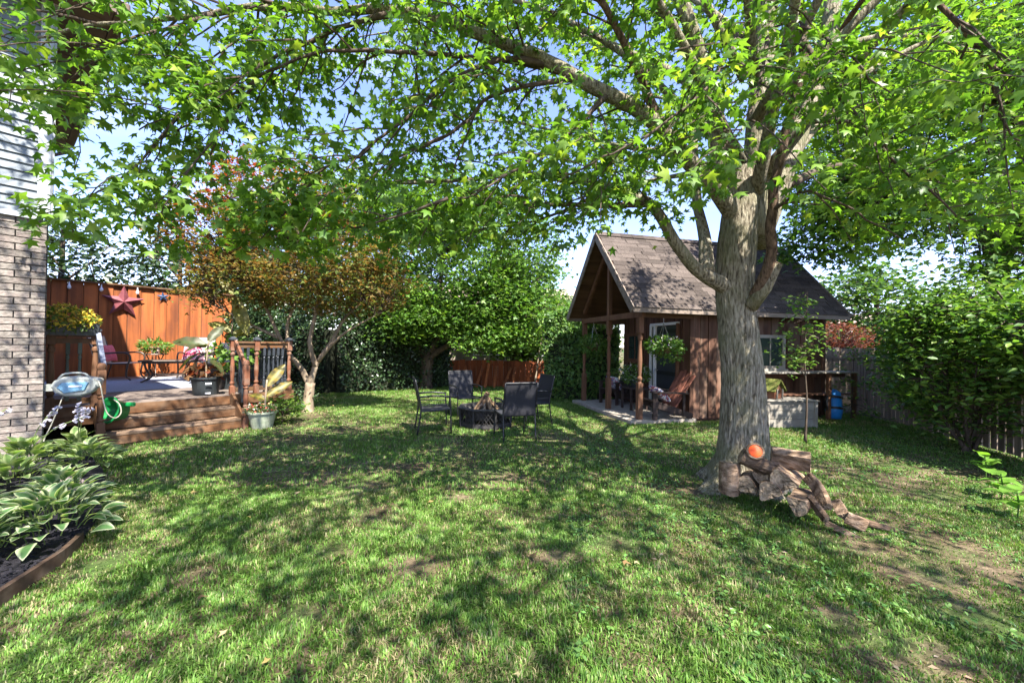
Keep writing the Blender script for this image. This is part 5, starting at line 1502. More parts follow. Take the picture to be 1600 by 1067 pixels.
# big blades (canna): each leaf its own part
def blade_mesh(L, W, bend, cols, nseg=9):
    mb = MB(); V = []; cc = []
    for i in range(nseg + 1):
        t = i / nseg
        wv = W * (math.sin(math.pi * min(1, t * 0.94 + 0.06)) ** 0.7) if t < 0.999 else 0.004
        y = L * (t - 0.12 * bend * t * t); z = -L * bend * t * t * 0.6
        for s, lift in ((-1, 0.22), (-0.5, 0.09), (0, 0.0), (0.5, 0.09), (1, 0.22)):
            V.append([s * wv, y, z + lift * wv + 0.012 * math.sin(t * 17 + s * 2) * abs(s)])
            cc.append(cols[0] if abs(s) < 0.3 else cols[1 + (i % (len(cols) - 1))])
    F = []
    for i in range(nseg):
        for j in range(4):
            a = i * 5 + j
            F.append([a, a + 1, a + 6, a + 5])
    mb.add(V, F, np.array(cc))
    return mb


def canna(t, stem_pts, leaves, cols, z0=0.0):
    mb = MB(); mb.tube(smooth_path(stem_pts, 5), 0.014, 8); mb.build('stem', M['bark_pale'], t, smooth=True)
    for (p, az, el, L, W, bend, lean) in leaves:
        m = Matrix.Rotation(az, 4, 'Z') @ Matrix.Rotation(el, 4, 'X') @ Matrix.Rotation(lean, 4, 'Z')
        blade_mesh(L, W, bend, cols).build('leaf', M['leaf'], t, p, m.to_3x3(), smooth=True)


loc = gnd(404, 670)
t = plant('flower_pot', 'pale green tub of red and white flowers with canna beside the steps', 'potted plant', (loc[0], loc[1] + 0.1, 0), pot(M['potgreen'], 0.16, 0.23, 0.3),
          [((0, 0, 0.33), (0.27, 0.26, 0.09), 420, (0.035, 0.07), [(0.08, 0.15, 0.04), (0.15, 0.2, 0.08), (0.22, 0.26, 0.16)], OVAL, M['leaf'], 'foliage'),
           ((0, -0.03, 0.36), (0.25, 0.24, 0.08), 130, (0.03, 0.05), [(0.6, 0.1, 0.08), (0.65, 0.35, 0.2), (0.7, 0.66, 0.6)], STAR, M['petal'], 'flowers')])
canna(t, [(0.04, 0, 0.28), (0.05, 0, 0.55), (0.07, 0, 0.85)],
      [((0.07, 0, 0.74), R(25), R(72), 0.5, 0.095, 0.2, R(-32)), ((0.06, 0, 0.56), R(20), R(66), 0.5, 0.085, 0.3, R(-52)), ((0.05, 0, 0.5), R(40), R(50), 0.32, 0.06, 0.6, R(50))], [(0.3, 0.26, 0.05), (0.26, 0.19, 0.03), (0.13, 0.12, 0.03), (0.09, 0.07, 0.025)])

loc = deckp(0.42, 0.42, DZ + 0.001)
t = plant('potted_canna', 'big black plastic pot of bronze leaved canna on the deck edge', 'potted plant', loc, pot(M['potblack'], 0.19, 0.235, 0.33),
          [((0, 0, 0.4), (0.26, 0.24, 0.14), 70, (0.1, 0.2), [(0.16, 0.05, 0.03), (0.1, 0.06, 0.03), (0.22, 0.12, 0.06)], KITE, M['leaf_red'], 'dry_leaves')])
canna(t, [(0, 0, 0.28), (0.0, 0, 0.6), (0.03, 0, 1.0)],
      [((0.0, 0, 0.9), R(45), R(55), 0.55, 0.125, 0.5, R(68)), ((0.03, 0, 0.98), R(30), R(70), 0.42, 0.09, 0.3, R(-30)), ((0, 0, 0.75), R(100), R(15), 0.45, 0.085, 1.6, 0), ((0, 0, 0.62), R(-100), R(10), 0.4, 0.085, 1.3, 0), ((0.02, 0, 0.9), R(160), R(20), 0.4, 0.08, 1.2, 0)],
      [(0.07, 0.1, 0.03), (0.05, 0.065, 0.025), (0.09, 0.075, 0.03)])
MB().box((0.0, -0.228, 0.255), (0.09, 0.006, 0.03)).build('sticker', M['label'], t, rot=(R(8), 0, R(45)))
MB().box((0.0, -0.2, 0.07), (0.08, 0.006, 0.025)).build('sticker', M['label'], t, rot=(R(8), 0, R(45)))

t = plant('potted_canna', 'tall canna with drooping yellow green leaf behind the right railing', 'potted plant', deckp(1.05, 1.2, DZ), pot(M['potblack'], 0.17, 0.22, 0.32),
          [((0.1, 0, 0.75), (0.45, 0.4, 0.35), 160, (0.1, 0.2), GF_, KITE, M['leaf'], 'foliage')])
canna(t, [(0, 0, 0.28), (0.0, 0, 0.9), (0.02, 0, 1.55), (0.04, 0, 2.0)],
      [((0.04, 0, 1.95), R(35), R(80), 0.9, 0.13, 0.15, R(-163)), ((0.03, 0, 1.45), R(60), R(30), 0.42, 0.09, 0.6, R(40)), ((0.03, 0, 1.98), R(35), R(75), 0.45, 0.08, 0.2, R(35)), ((0.0, 0, 1.0), R(-60), R(50), 0.5, 0.09, 0.6, 0), ((0.0, 0, 1.2), R(35), R(65), 0.5, 0.1, 0.4, R(60)), ((0.0, 0, 1.1), R(30), R(60), 0.5, 0.1, 0.4, R(-60))],
      [(0.24, 0.24, 0.06), (0.32, 0.3, 0.08), (0.2, 0.22, 0.06), (0.42, 0.38, 0.16)])


def trough(t):
    MB().box((0, 0, 0.09), (0.62, 0.2, 0.18), taper=1.08).build('trough', M['potblack'], t)


plant('flower_planter', 'yellow mums in a dark trough on the left deck railing', 'potted plant', deckp(-1.36, 0.06, DZ + 1.05), trough,
      [((0, 0, 0.22), (0.34, 0.3, 0.2), 700, (0.04, 0.075), [(0.1, 0.17, 0.03), (0.16, 0.22, 0.04)], OVAL, M['leaf'], 'foliage'), ((0, 0, 0.25), (0.35, 0.31, 0.2), 520, (0.045, 0.07), [(0.75, 0.5, 0.05), (0.8, 0.62, 0.1), (0.6, 0.45, 0.05)], STAR, M['petal'], 'flowers')]).rotation_euler = (0, 0, DANG)


# ------------------------------------------------------------------ deck furniture
def arm_chair(loc, rz, label, seat_mat):
    t = thing('deck_chair', label, 'chair', loc, rz)
    for s in (-1, 1):
        y = s * 0.3
        MB().tube(smooth_path([(-0.36, y, 0.0), (-0.27, y, 0.38), (-0.29, y, 0.6), (-0.44, y, 1.06)], 4), 0.016, 8).build('back_post', M['bronze'], t, smooth=True)
        MB().tube(smooth_path([(0.42, y, 0.0), (0.33, y, 0.12), (0.36, y, 0.38), (0.4, y, 0.55), (0.27, y, 0.66), (-0.3, y, 0.62)], 5), 0.02, 8).build('arm_leg', M['bronze'], t, smooth=True)
        MB().tube([(0.36, y, 0.4), (-0.27, y, 0.38)], 0.015, 6).build('seat_rail', M['bronze'], t)
    MB().tube([(-0.44, -0.3, 1.06), (-0.44, 0.3, 1.06)], 0.016, 8).build('top_rail', M['bronze'], t)
    mb = MB(); mb.bar((0.36, 0, 0.41), (-0.26, 0, 0.39), 0.58, 0.02); mb.build('seat', M[seat_mat], t, bevel=0.005)
    mb = MB(); mb.bar((-0.27, 0, 0.4), (-0.43, 0, 1.05), 0.58, 0.018, up=(1, 0, 0.2)); mb.build('backrest', M[seat_mat], t, bevel=0.005)
    return t


cl = deckp(-0.15, 5.0, DZ + 0.012)
arm_chair(cl, DANG + R(-35), 'bronze framed cream sling chair with pink pillow beside the fence', 'cream')
dv = np.array([math.cos(DANG + R(-35)), math.sin(DANG + R(-35)), 0])
o = cushion(0.42, 0.42, 0.13).build('pillow', M['pink'], None, cl + dv * -0.16 + np.array([0, 0, 0.64]), (0, R(74), DANG + R(-35)), smooth=True); tag(o, 'plain pink pillow on the left deck chair', 'pillow')
cr = deckp(1.35, 4.7, DZ + 0.012)
arm_chair(cr, DANG + R(-120), 'bronze framed cream sling chair with striped throw at right of the deck', 'cream')
dv = np.array([math.cos(DANG + R(-120)), math.sin(DANG + R(-120)), 0]); sv = np.array([-dv[1], dv[0], 0])
o = cushion(0.44, 0.44, 0.15).build('pillow', M['magenta'], None, cr + dv * -0.14 + sv * -0.14 + np.array([0, 0, 0.64]), (0, R(72), DANG + R(-120)), smooth=True); tag(o, 'magenta patterned pillow on the right deck chair', 'pillow')
o = cushion(0.62, 0.5, 0.16).build('throw_blanket', M['redstripe'], None, cr + dv * 0.1 + np.array([0, 0, 0.5]), (0, R(6), DANG + R(-110)), smooth=True); tag(o, 'red and white striped throw on the right deck chair seat', 'throw')
# wicker sofa, part hidden by the pot
cs = deckp(1.55, 3.6, DZ + 0.012)
sf = thing('wicker_chair', 'dark wicker chair with pale cushion half hidden by the canna', 'chair', cs, DANG + R(-150))
MB().box((0, 0, 0.24), (0.62, 0.66, 0.3)).build('seat_base', M['wicker'], sf, bevel=0.03)
cushion(0.6, 0.62, 0.16).build('seat_cushion', M['cream'], sf, (0.02, 0, 0.44), None, smooth=True)
MB().bar((-0.26, 0, 0.35), (-0.4, 0, 0.92), 0.62, 0.06, up=(1, 0, 0.2)).build('backrest', M['wicker'], sf, bevel=0.02)
cushion(0.5, 0.56, 0.16).build('back_cushion', M['cream'], sf, (-0.24, 0, 0.7), (0, R(72), 0), smooth=True)
for s in (-1, 1):
    MB().tube(smooth_path([(0.33, s * 0.34, 0.1), (0.34, s * 0.34, 0.45), (0.2, s * 0.34, 0.62), (-0.1, s * 0.34, 0.64), (-0.34, s * 0.34, 0.6)], 5), 0.035, 8).build('armrest', M['wicker'], sf, smooth=True)
    for x in (-0.26, 0.26):
        MB().box((x, s * 0.28, 0.05), (0.05, 0.05, 0.1)).build('leg', M['wicker'], sf)

ct = thing('coffee_table', 'low dark patio table with curved legs on the rug', 'table', deckp(0.55, 3.75, DZ + 0.012), DANG + R(-20))
MB().box((0, 0, 0.49), (0.98, 0.56, 0.035)).build('table_top', M['bronze'], ct, bevel=0.012)
MB().box((0, 0, 0.45), (0.86, 0.44, 0.04)).build('apron', M['bronze'], ct)
for sx in (-1, 1):
    for sy in (-1, 1):
        MB().tube(smooth_path([(sx * 0.38, sy * 0.2, 0.46), (sx * 0.36, sy * 0.19, 0.3), (sx * 0.3, sy * 0.16, 0.17), (sx * 0.34, sy * 0.18, 0.07), (sx * 0.44, sy * 0.23, 0.0)], 4), 0.019, 8).build('leg', M['bronze'], ct, smooth=True)
MB().tube([(-0.3, -0.16, 0.17), (0.3, -0.16, 0.17)], 0.01, 6).tube([(-0.3, 0.16, 0.17), (0.3, 0.16, 0.17)], 0.01, 6).build('stretcher', M['bronze'], ct)
et = thing('side_table', 'small round topped metal side table against the fence', 'table', deckp(0.62, 5.35, DZ), DANG)
mb = MB(); mb.lathe([(0.01, 0.6), (0.26, 0.6), (0.27, 0.61), (0.26, 0.625), (0.01, 0.625)], 24); mb.build('table_top', M['bronze'], et)
for k in range(3):
    a = k * 2.094 + 0.4
    MB().tube(smooth_path([(0.2 * math.cos(a), 0.2 * math.sin(a), 0.6), (0.1 * math.cos(a), 0.1 * math.sin(a), 0.3), (0.24 * math.cos(a), 0.24 * math.sin(a), 0)], 5), 0.013, 8).build('leg', M['bronze'], et, smooth=True)
plant('flower_pot', 'small patterned pot of grassy plant on the deck side table', 'potted plant', deckp(0.62, 5.35, DZ + 0.625), pot(M['terracotta'], 0.08, 0.11, 0.17),
      [((0, 0, 0.2), (0.32, 0.3, 0.14), 240, (0.1, 0.2), [(0.08, 0.17, 0.03), (0.14, 0.24, 0.05)], (T_KITE_V * np.array([0.35, 1, 1]), T_KITE_F), M['leaf'], 'foliage')])

# ------------------------------------------------------------------ hose reel at the house corner
hr = thing('hose_reel', 'grey and pale blue hose reel swung out from the house corner', 'hose reel', at(121, 604, 5.12), R(38)); hr.scale = (0.84, 0.84, 0.84)
# shell: a teardrop in the local x-z plane, thick along y
sh = [(-0.26, 0.02), (-0.23, 0.10), (-0.14, 0.155), (0.0, 0.165), (0.14, 0.145), (0.25, 0.12), (0.275, 0.09), (0.25, 0.0), (0.17, -0.1), (0.05, -0.145), (-0.1, -0.14), (-0.21, -0.08)]
def slab(pts, y0, y1, inset=0.0):
    mb = MB(); p = np.array(pts); c = p.mean(0); k = len(p)
    V = [[x, y1, z] for x, z in p] + [[x, y0 + 0.03, z] for x, z in p] + [[c[0] + (x - c[0]) * 0.86, y0, c[1] + (z - c[1]) * 0.86] for x, z in p]
    F = [list(range(k))] + [[i, k + i, k + (i + 1) % k, (i + 1) % k] for i in range(k)] + [[k + i, 2 * k + i, 2 * k + (i + 1) % k, k + (i + 1) % k] for i in range(k)] + [[2 * k + i for i in range(k)][::-1]]
    mb.add(V, F); return mb
slab(sh, -0.12, 0.12).build('shell', M['reel'], hr, bevel=0.012)
pan = slab([(-0.2, 0.0), (-0.15, 0.075), (0.08, 0.085), (0.15, 0.07), (0.11, -0.05), (-0.12, -0.09)], -0.142, -0.11).build('side_panel', M['reelblue'], hr)
MB().box((0.0, -0.147, 0.02), (0.14, 0.006, 0.022)).build('badge', M['label'], pan)
mb = MB(); mb.tube(smooth_path([(-0.2, 0, 0.12), (-0.13, 0, 0.2), (0.05, 0, 0.205), (0.12, 0, 0.15)], 5), 0.015, 8); mb.build('handle', M['reel'], hr, smooth=True)
MB().box((-0.33, 0.02, 0.0), (0.2, 0.06, 0.1)).build('wall_bracket', M['reel'], hr)
o = MB().tube(smooth_path([at(147, 592, 5.1), at(156, 600, 5.0), at(162, 628, 5.0), at(168, 646, 5.0), at(180, 653, 5.05), at(189, 645, 5.1), at(187, 632, 5.1), at(178, 624, 5.15)], 7), 0.0068, 8).build('garden_hose', M['hose'], None, smooth=True)
tag(o, 'short end of cream garden hose hanging from the reel by the step post', 'hose')
o = MB().tube(smooth_path([at(99, 618, 5.05), at(90, 640, 4.95), at(80, 664, 4.9), at(70, 684, 4.85), at(66, 700, 4.8)], 7), 0.0068, 8).build('garden_hose', M['hose'], None, smooth=True)
tag(o, 'cream garden hose running down from the reel into the hostas', 'hose')
# green tub leaning on the steps
gt = thing('green_tub', 'bright green plastic tub leaning behind the left step post', 'tub', deckp(-0.85, -0.25, 0.46), 0)
mb = MB(); mb.lathe([(0.01, -0.08), (0.13, -0.08), (0.17, 0.1), (0.2, 0.105), (0.2, 0.12), (0.165, 0.12), (0.12, -0.05), (0.01, -0.05)], 24, cap=False); mb.build('bowl', M['greenplastic'], gt, rot=(R(78), 0, R(-12)), smooth=True)
for s in (-1, 1):
    MB().box((s * 0.2, 0, 0.1), (0.12, 0.05, 0.06)).build('handle', M['greenplastic'], gt, bevel=0.012)

# ------------------------------------------------------------------ planter box, birdhouse, blue bag by the shed
px = thing('planter_box', 'whitewashed wooden planter box beside the shed wall', 'planter', gnd(1236, 669) + np.array([0, 0.22, 0]), R(4))
for k in range(3):
    MB().box((0, -0.2, 0.09 + k * 0.17), (1.0, 0.022, 0.16)).build('board', M['grey_wood'], px)
    MB().box((0, 0.2, 0.09 + k * 0.17), (1.0, 0.022, 0.16)).build('board', M['grey_wood'], px)
    for s in (-1, 1):
        MB().box((s * 0.5, 0, 0.09 + k * 0.17), (0.022, 0.37, 0.16)).build('board', M['grey_wood'], px)
for s in (-1, 1):
    MB().box((s * 0.49, -0.222, 0.26), (0.07, 0.022, 0.52)).build('corner_post', M['grey_wood'], px)
MB().box((0, 0, 0.535), (1.1, 0.5, 0.025)).build('top_board', M['grey_wood'], px)
bh = thing('birdhouse', 'small wooden birdhouse with mossy roof on the planter box', 'birdhouse', gnd(1236, 669) + np.array([-0.25, 0.22, 0.55]), R(30))
MB().box((0, 0, 0.11), (0.26, 0.26, 0.2)).build('body', M['post_red'], bh)
mb = MB(); mb.add([[-.13, -.13, .21], [.13, -.13, .21], [.13, .13, .21], [-.13, .13, .21], [0, -.13, .35], [0, .13, .35]], [[0, 1, 4], [2, 3, 5], [1, 2, 5, 4], [3, 0, 4, 5]]); mb.build('gable', M['shed_post'], bh)
for s in (-1, 1):
    MB().bar((s * 0.22, 0, 0.155), (0, 0, 0.385), 0.36, 0.025, up=(s, 0, 1)).build('roof_panel', M['moss'], bh)
mb = MB(); mb.tube([(0.0, -0.128, 0.14), (0.0, -0.134, 0.14)], 0.03, 14); mb.build('entrance_hole', M['black'], bh)
for s in (-1, 1):
    MB().box((s * 0.1, -0.16, 0.1), (0.02, 0.02, 0.2)).build('porch_post', M['grey_wood'], bh)
bb = thing('blue_bag', 'bright blue bag with black straps leaning at the shed corner', 'bag', gnd(1303, 655), R(10))
mb = MB(); mb.lathe([(0.02, 0.0), (0.13, 0.02), (0.16, 0.2), (0.15, 0.42), (0.12, 0.6), (0.05, 0.66), (0.01, 0.67)], 16); mb.build('bag_body', M['bluebag'], bb, rot=(R(-8), R(8), 0), smooth=True)
for z in (0.22, 0.46):
    mb = MB(); mb.lathe([(0.165, z), (0.167, z + 0.05), (0.155, z + 0.055)], 16, cap=False); mb.build('strap', M['black'], bb, rot=(R(-8), R(8), 0))
MB().tube(smooth_path([(-0.16, -0.02, 0.1), (-0.24, -0.04, 0.4), (-0.12, -0.02, 0.68)], 5), 0.03, 8).build('carry_strap', M['black'], bb, smooth=True)


# ------------------------------------------------------------------ firewood pile at the maple
M['log_end'] = surf('log_end_grain', [(0.3, (0.17, 0.12, 0.075)), (0.55, (0.34, 0.25, 0.16)), (0.8, (0.44, 0.34, 0.235))], 22, (1, 1, 1), 0.9, 0.7, 8, 0.2, 0.12,
                    stain=((0.06, 0.042, 0.03), 8, 0.65), dist=0.015)
_n, _l = M['log_end'].node_tree.nodes, M['log_end'].node_tree.links
_b = _n['Principled BSDF']; _old = _b.inputs['Base Color'].links[0].from_socket
_at = _n.new('ShaderNodeAttribute'); _at.attribute_name = 'tint'
_mx = _n.new('ShaderNodeMixRGB'); _mx.blend_type = 'MULTIPLY'; _mx.inputs['Fac'].default_value = 1
_l.new(_old, _mx.inputs['Color1']); _l.new(_at.outputs['Color'], _mx.inputs['Color2']); _l.new(_mx.outputs['Color'], _b.inputs['Base Color'])


def log(label, a, b, r, split=None, orange=False, seed=0, n=36):
    """rough log from a to b with grain rings on the ends; split = side cut flat"""
    g = np.random.default_rng(100 + seed)
    a = np.array(a, float); b = np.array(b, float)
    base = np.array([a[0], a[1], min(a[2], b[2]) - r])
    ang_ = np.linspace(0, 2 * math.pi, n, endpoint=False)
    ca_, sa_ = np.cos(ang_), np.sin(ang_)
    lump = 1 + 0.2 * (vnoise(ca_ * 1.3 + seed * 3.1 + 10, sa_ * 1.3 + 20, seed, 2) - 0.5)
    if split is not None:
        c_, depth = split
        for cc_, dp_ in ((c_, depth), (c_ + 2.1, depth + 0.15)):
            dd = np.cos(ang_ - cc_)
            lump = np.where(dd > dp_, np.minimum(lump, dp_ / np.maximum(dd, 1e-3)), lump)
    k = 22
    ts = np.linspace(0, 1, k)
    tt2 = ts[:, None] * np.linalg.norm(b - a) / max(r, 0.03)
    bark_ = np.abs(vnoise(ca_[None] * 5 + 30 + tt2 * 0.25 + seed, sa_[None] * 5 + 30 + tt2 * 0.25, 5 + seed, 3) - 0.5)
    prof_ = lump[None] * (1 + 0.13 * (bark_ - 0.15) + 0.05 * (vnoise(ca_[None] * 1.5 + tt2 + 9, sa_[None] * 1.5 + 9, 40 + seed, 2) - 0.5))
    bow = np.sin(ts * math.pi)[:, None] * g.normal(0, 0.006, 3)
    r = r * 0.93
    pth = a + (b - a) * ts[:, None] + bow - base
    mb = MB(); mb.col = np.array([1.0, 1, 1]); mb.tube(pth, r, n, False, prof_)
    Vb = mb.v[0]; ax = unit(b - a)
    mb.mi = 1
    crack = g.random(3) * 6.28
    for e, sg in ((0, -1), (k - 1, 1)):
        ring_ = Vb[e * n:(e + 1) * n]
        cen = ring_.mean(0)
        rings, cols2 = [], []
        fr = [1.0, 0.94, 0.86, 0.76, 0.66, 0.54, 0.42, 0.28, 0.14]
        cr = np.min(np.abs((ang_[:, None] - crack[None] + math.pi) % (2 * math.pi) - math.pi), 1)
        for q, f_ in enumerate(fr):
            rough_ = (vnoise(ca_ * f_ * 4 + 70, sa_ * f_ * 4 + 70 + seed, 60 + seed, 3) - 0.5) * 0.02
            rings.append(cen + (ring_ - cen) * f_ + ax * sg * (rough_[:, None] if q else 0))
            tone = (0.35 if q == 0 else 1.15 if q % 2 else 0.8) * np.where(cr < 0.1 + 0.05 * f_, 0.3, 1.0)
            cols2.append(np.repeat(np.clip(tone, 0, 1.3)[:, None], 3, 1))
        V = np.concatenate(rings + [[cen]]); cc2 = np.concatenate(cols2 + [[[0.5, 0.5, 0.5]]])
        F = []
        for q in range(len(fr) - 1):
            for j in range(n):
                j2 = (j + 1) % n
                qd = [q * n + j, q * n + j2, (q + 1) * n + j2, (q + 1) * n + j]
                F.append(qd[::-1] if sg < 0 else qd)
        q = len(fr) - 1
        for j in range(n):
            tr = [q * n + j, q * n + (j + 1) % n, len(V) - 1]
            F.append(tr[::-1] if sg < 0 else tr)
        mb.add(V, F, cc2)
    o = mb.build('firewood_log', [M['log_bark'], M['log_end']], None, base)
    return tag(o, label, 'log', 'firewood pile at the maple')


def lp(px, py, Y):
    return at(px, py, Y)


log('short bark covered log standing against the maple base, leftmost', lp(1140, 722, 3.98), lp(1139, 768, 3.98), 0.105, None, seed=1)
log('pale cut log end second from the left at the pile bottom', lp(1168, 758, 3.84), lp(1176, 748, 4.15), 0.1, (1.0, 0.6), seed=2)
log('dark bark log lying above the pale end, under the orange disc', lp(1158, 712, 3.9), lp(1208, 738, 3.82), 0.085, None, seed=3)
log('large split log lying flat on top of the pile', lp(1205, 712, 3.88), lp(1266, 722, 3.72), 0.105, (2.0, 0.62), seed=4)
log('big log with broad triangular cut face in the middle of the pile', lp(1226, 752, 3.62), lp(1238, 738, 4.0), 0.125, (0.6, 0.45), seed=5)
log('dark cut log end below the triangular face', lp(1200, 770, 3.66), lp(1212, 756, 4.0), 0.105, (2.6, 0.55), seed=6)
log('dark split log end at the bottom front of the pile', lp(1243, 790, 3.5), lp(1256, 772, 3.85), 0.095, (4.2, 0.5), seed=7)
log('long brown split log leaning from the top right of pile', lp(1262, 745, 3.78), lp(1290, 792, 3.5), 0.06, (1.2, 0.5), seed=8)
log('thin split log leaning beside the bottom front log', lp(1262, 776, 3.56), lp(1290, 812, 3.4), 0.045, (2.0, 0.4), seed=9)
log('short mossy log wedged right of the leaning split log', lp(1305, 784, 3.64), lp(1318, 806, 3.48), 0.05, (0.5, 0.5), seed=10)
log('dark rotten log at the low right end of the pile', lp(1322, 808, 3.46), lp(1352, 822, 3.4), 0.055, (1.5, 0.5), seed=11)
log('long thin rotten branch trailing right from the pile', lp(1335, 808, 3.5), lp(1402, 830, 3.42), 0.028, None, seed=12)
log('flat bark strip lying in the grass below the pile', lp(1290, 818, 3.42), lp(1345, 846, 3.3), 0.035, (1.57, 0.2), seed=13)
log('small broken bark piece at the trailing end of the pile', lp(1360, 838, 3.36), lp(1410, 838, 3.38), 0.03, (1.57, 0.3), seed=14)
log('dark log in the gap behind the triangular face', lp(1188, 742, 3.84), lp(1222, 735, 4.05), 0.08, None, seed=15)
od = thing('orange_disc', 'bright orange disc with dark rim on top of the log pile', 'disc', lp(1180, 705, 3.80), 0)
dirn = Vector((-0.35, -0.85, 0.35)).to_track_quat('Z', 'Y').to_matrix()
mb = MB(); mb.lathe([(0.055, -0.01), (0.074, -0.012), (0.08, 0.0), (0.074, 0.014), (0.058, 0.012)], 24, cap=False); mb.build('rim', M['log_bark'], od, rot=dirn, smooth=True)
mb = MB(); mb.lathe([(0.001, -0.008), (0.062, -0.008), (0.062, 0.006), (0.05, 0.014), (0.001, 0.02)], 24, cap=False); mb.build('face', M['orange'], od, rot=dirn, smooth=True)

# ================================================================== FLOWER BED AT THE HOUSE
bed_px = [(-70, 1000), (-10, 953), (48, 913), (96, 880), (126, 852), (158, 805), (166, 765), (160, 735), (140, 712), (110, 700)]
bed = [gnd(x, y)[:2] for x, y in bed_px]
bedpoly = bed + [np.array([-6.3, 5.6]), np.array([-6.6, 4.0]), np.array([-7.4, 2.4]), np.array([-5.5, 1.4])]
c_ = np.mean(bedpoly, 0)
mb = MB(); V = [[p[0], p[1], 0.03] for p in bedpoly] + [[c_[0], c_[1], 0.07]]
mb.add(V, [[i, (i + 1) % len(bedpoly), len(bedpoly)] for i in range(len(bedpoly))]); o = mb.build('flower_bed', M['mulch']); struct(o)
ed = thing('bed_edging', 'dark wooden edging board along the hosta bed', 'edging', (bed[0][0], bed[0][1], 0))
ep = smooth_path([np.array([p[0], p[1], 0.045]) for p in bed[:5]], 6)
for i in range(0, len(ep) - 6, 6):
    seg_ = ep[i:i + 7]; mb = MB()
    for j in range(len(seg_) - 1):
        mb.bar(seg_[j] - np.array([bed[0][0], bed[0][1], 0]), seg_[j + 1] - np.array([bed[0][0], bed[0][1], 0]), 0.032, 0.1)
    mb.build('board', M['edging'], ed)
ch = MB()
for i in range(900):
    t_ = rng.random(2); q = np.array([-3.3, 2.5]) + rng.normal(0, 1, 2) * [0.5, 0.6]
    d_ = unit(rng.normal(0, 1, 3) * [1, 1, 0.3]) * rng.uniform(0.01, 0.03)
    if q[0] < -2.9 - (q[1] - 2.28) * 0.45 - 0.05:
        ch.bar([q[0] - d_[0], q[1] - d_[1], 0.055 - d_[2]], [q[0] + d_[0], q[1] + d_[1], 0.06 + d_[2]], 0.012, 0.006)
o = ch.build('wood_chips', M['mulch']); tag(o, 'dark wood chip mulch along the bed edge', 'mulch', kind='stuff')


def hosta_leaf(cols):
    mb = MB(); V = []; cc = []; ns = 8
    V_ = []
    for i in range(ns + 1):
        t = i / ns
        wv = 0.34 * (math.sin(math.pi * t ** 0.72) ** 0.85) if 0 < t < 1 else 0.006
        z = 0.30 * t - 0.52 * t * t
        for s, lift in ((-1, 0.20), (-0.82, 0.15), (-0.4, 0.05), (0, 0.0), (0.4, 0.05), (0.82, 0.15), (1, 0.20)):
            V_.append([s * wv, t, z + lift * wv + 0.02 * math.sin(t * 9 + s * 3) * abs(s)])
            cc.append(cols[1] if abs(s) > 0.75 or t > 0.93 else cols[0] if abs(s) < 0.6 else tuple(0.75 * a + 0.25 * b for a, b in zip(cols[0], cols[1])))
    F = []
    for i in range(ns):
        for j in range(6):
            a = i * 7 + j; F.append([a, a + 1, a + 8, a + 7])
    mb.add(V_, F, np.array(cc))
    mb.col = np.array([0.16, 0.22, 0.07])
    mb.tube([(0, 0.04, 0.0), (0, -0.25, -0.18), (0, -0.5, -0.48)], [0.022, 0.024, 0.03], 5, False)
    return mb.mesh('leaf', M['leaf'], smooth=True)


def hosta(label, loc, n, size, spread, h, cols, flowers=0):
    t = thing('hosta', label, 'hosta', loc, 0, 'hostas in the bed')
    ms = [hosta_leaf(cols), hosta_leaf([sc(c, 0.8) for c in cols]), hosta_leaf([sc(c, 1.2) for c in cols])]
    for i in range(n):
        f = (i + 0.5) / n
        az = i * 2.39996 + random.uniform(-.3, .3)
        rad_ = spread * f ** 0.7
        s = size * random.uniform(0.75, 1.15)
        el = R(58) * (1 - f) + R(4) * f + R(random.uniform(-14, 14))
        z = h * (1.05 - 0.72 * f ** 1.3) + random.uniform(-.03, .03)
        m = Matrix.Rotation(az, 4, 'Z') @ Matrix.Rotation(el, 4, 'X') @ Matrix.Rotation(random.uniform(-.35, .35), 4, 'Y')
        link('leaf', ms[i % 3], t, (-math.sin(az) * rad_ * 0.62, math.cos(az) * rad_ * 0.62, z), m.to_3x3(), (s, s, s))
    for i in range(flowers):
        az = random.uniform(0, 6.28); L = random.uniform(0.55, 0.8)
        lean = random.uniform(0.2, 0.55)
        pth = smooth_path([(0, 0, h * .5), (lean * .4 * math.cos(az), lean * .4 * math.sin(az), h * .6 + L * .5), (lean * math.cos(az), lean * math.sin(az), h * .6 + L * (0.95 - 0.5 * lean))], 5)
        mb = MB(); mb.col = np.array([0.2, 0.26, 0.1]); mb.tube(pth, 0.0045, 5)
        st2 = mb.build('flower_stalk', M['leaf'], t)
        mb = MB()
        for k in range(14):
            q = pth[-1 - (k // 3)] + rng.normal(0, 0.008, 3)
            a = random.uniform(0, 6.28)
            dd = np.array([math.cos(a), math.sin(a), -0.7]) * 0.036
            mb.col = np.array([0.62, 0.58, 0.64]) * random.uniform(0.8, 1.1)
            mb.tube([q, q + dd * 0.5, q + dd], [0.004, 0.01, 0.014], 5, False)
        mb.build('flowers', M['petal'], st2)['kind'] = 'stuff'
    return t


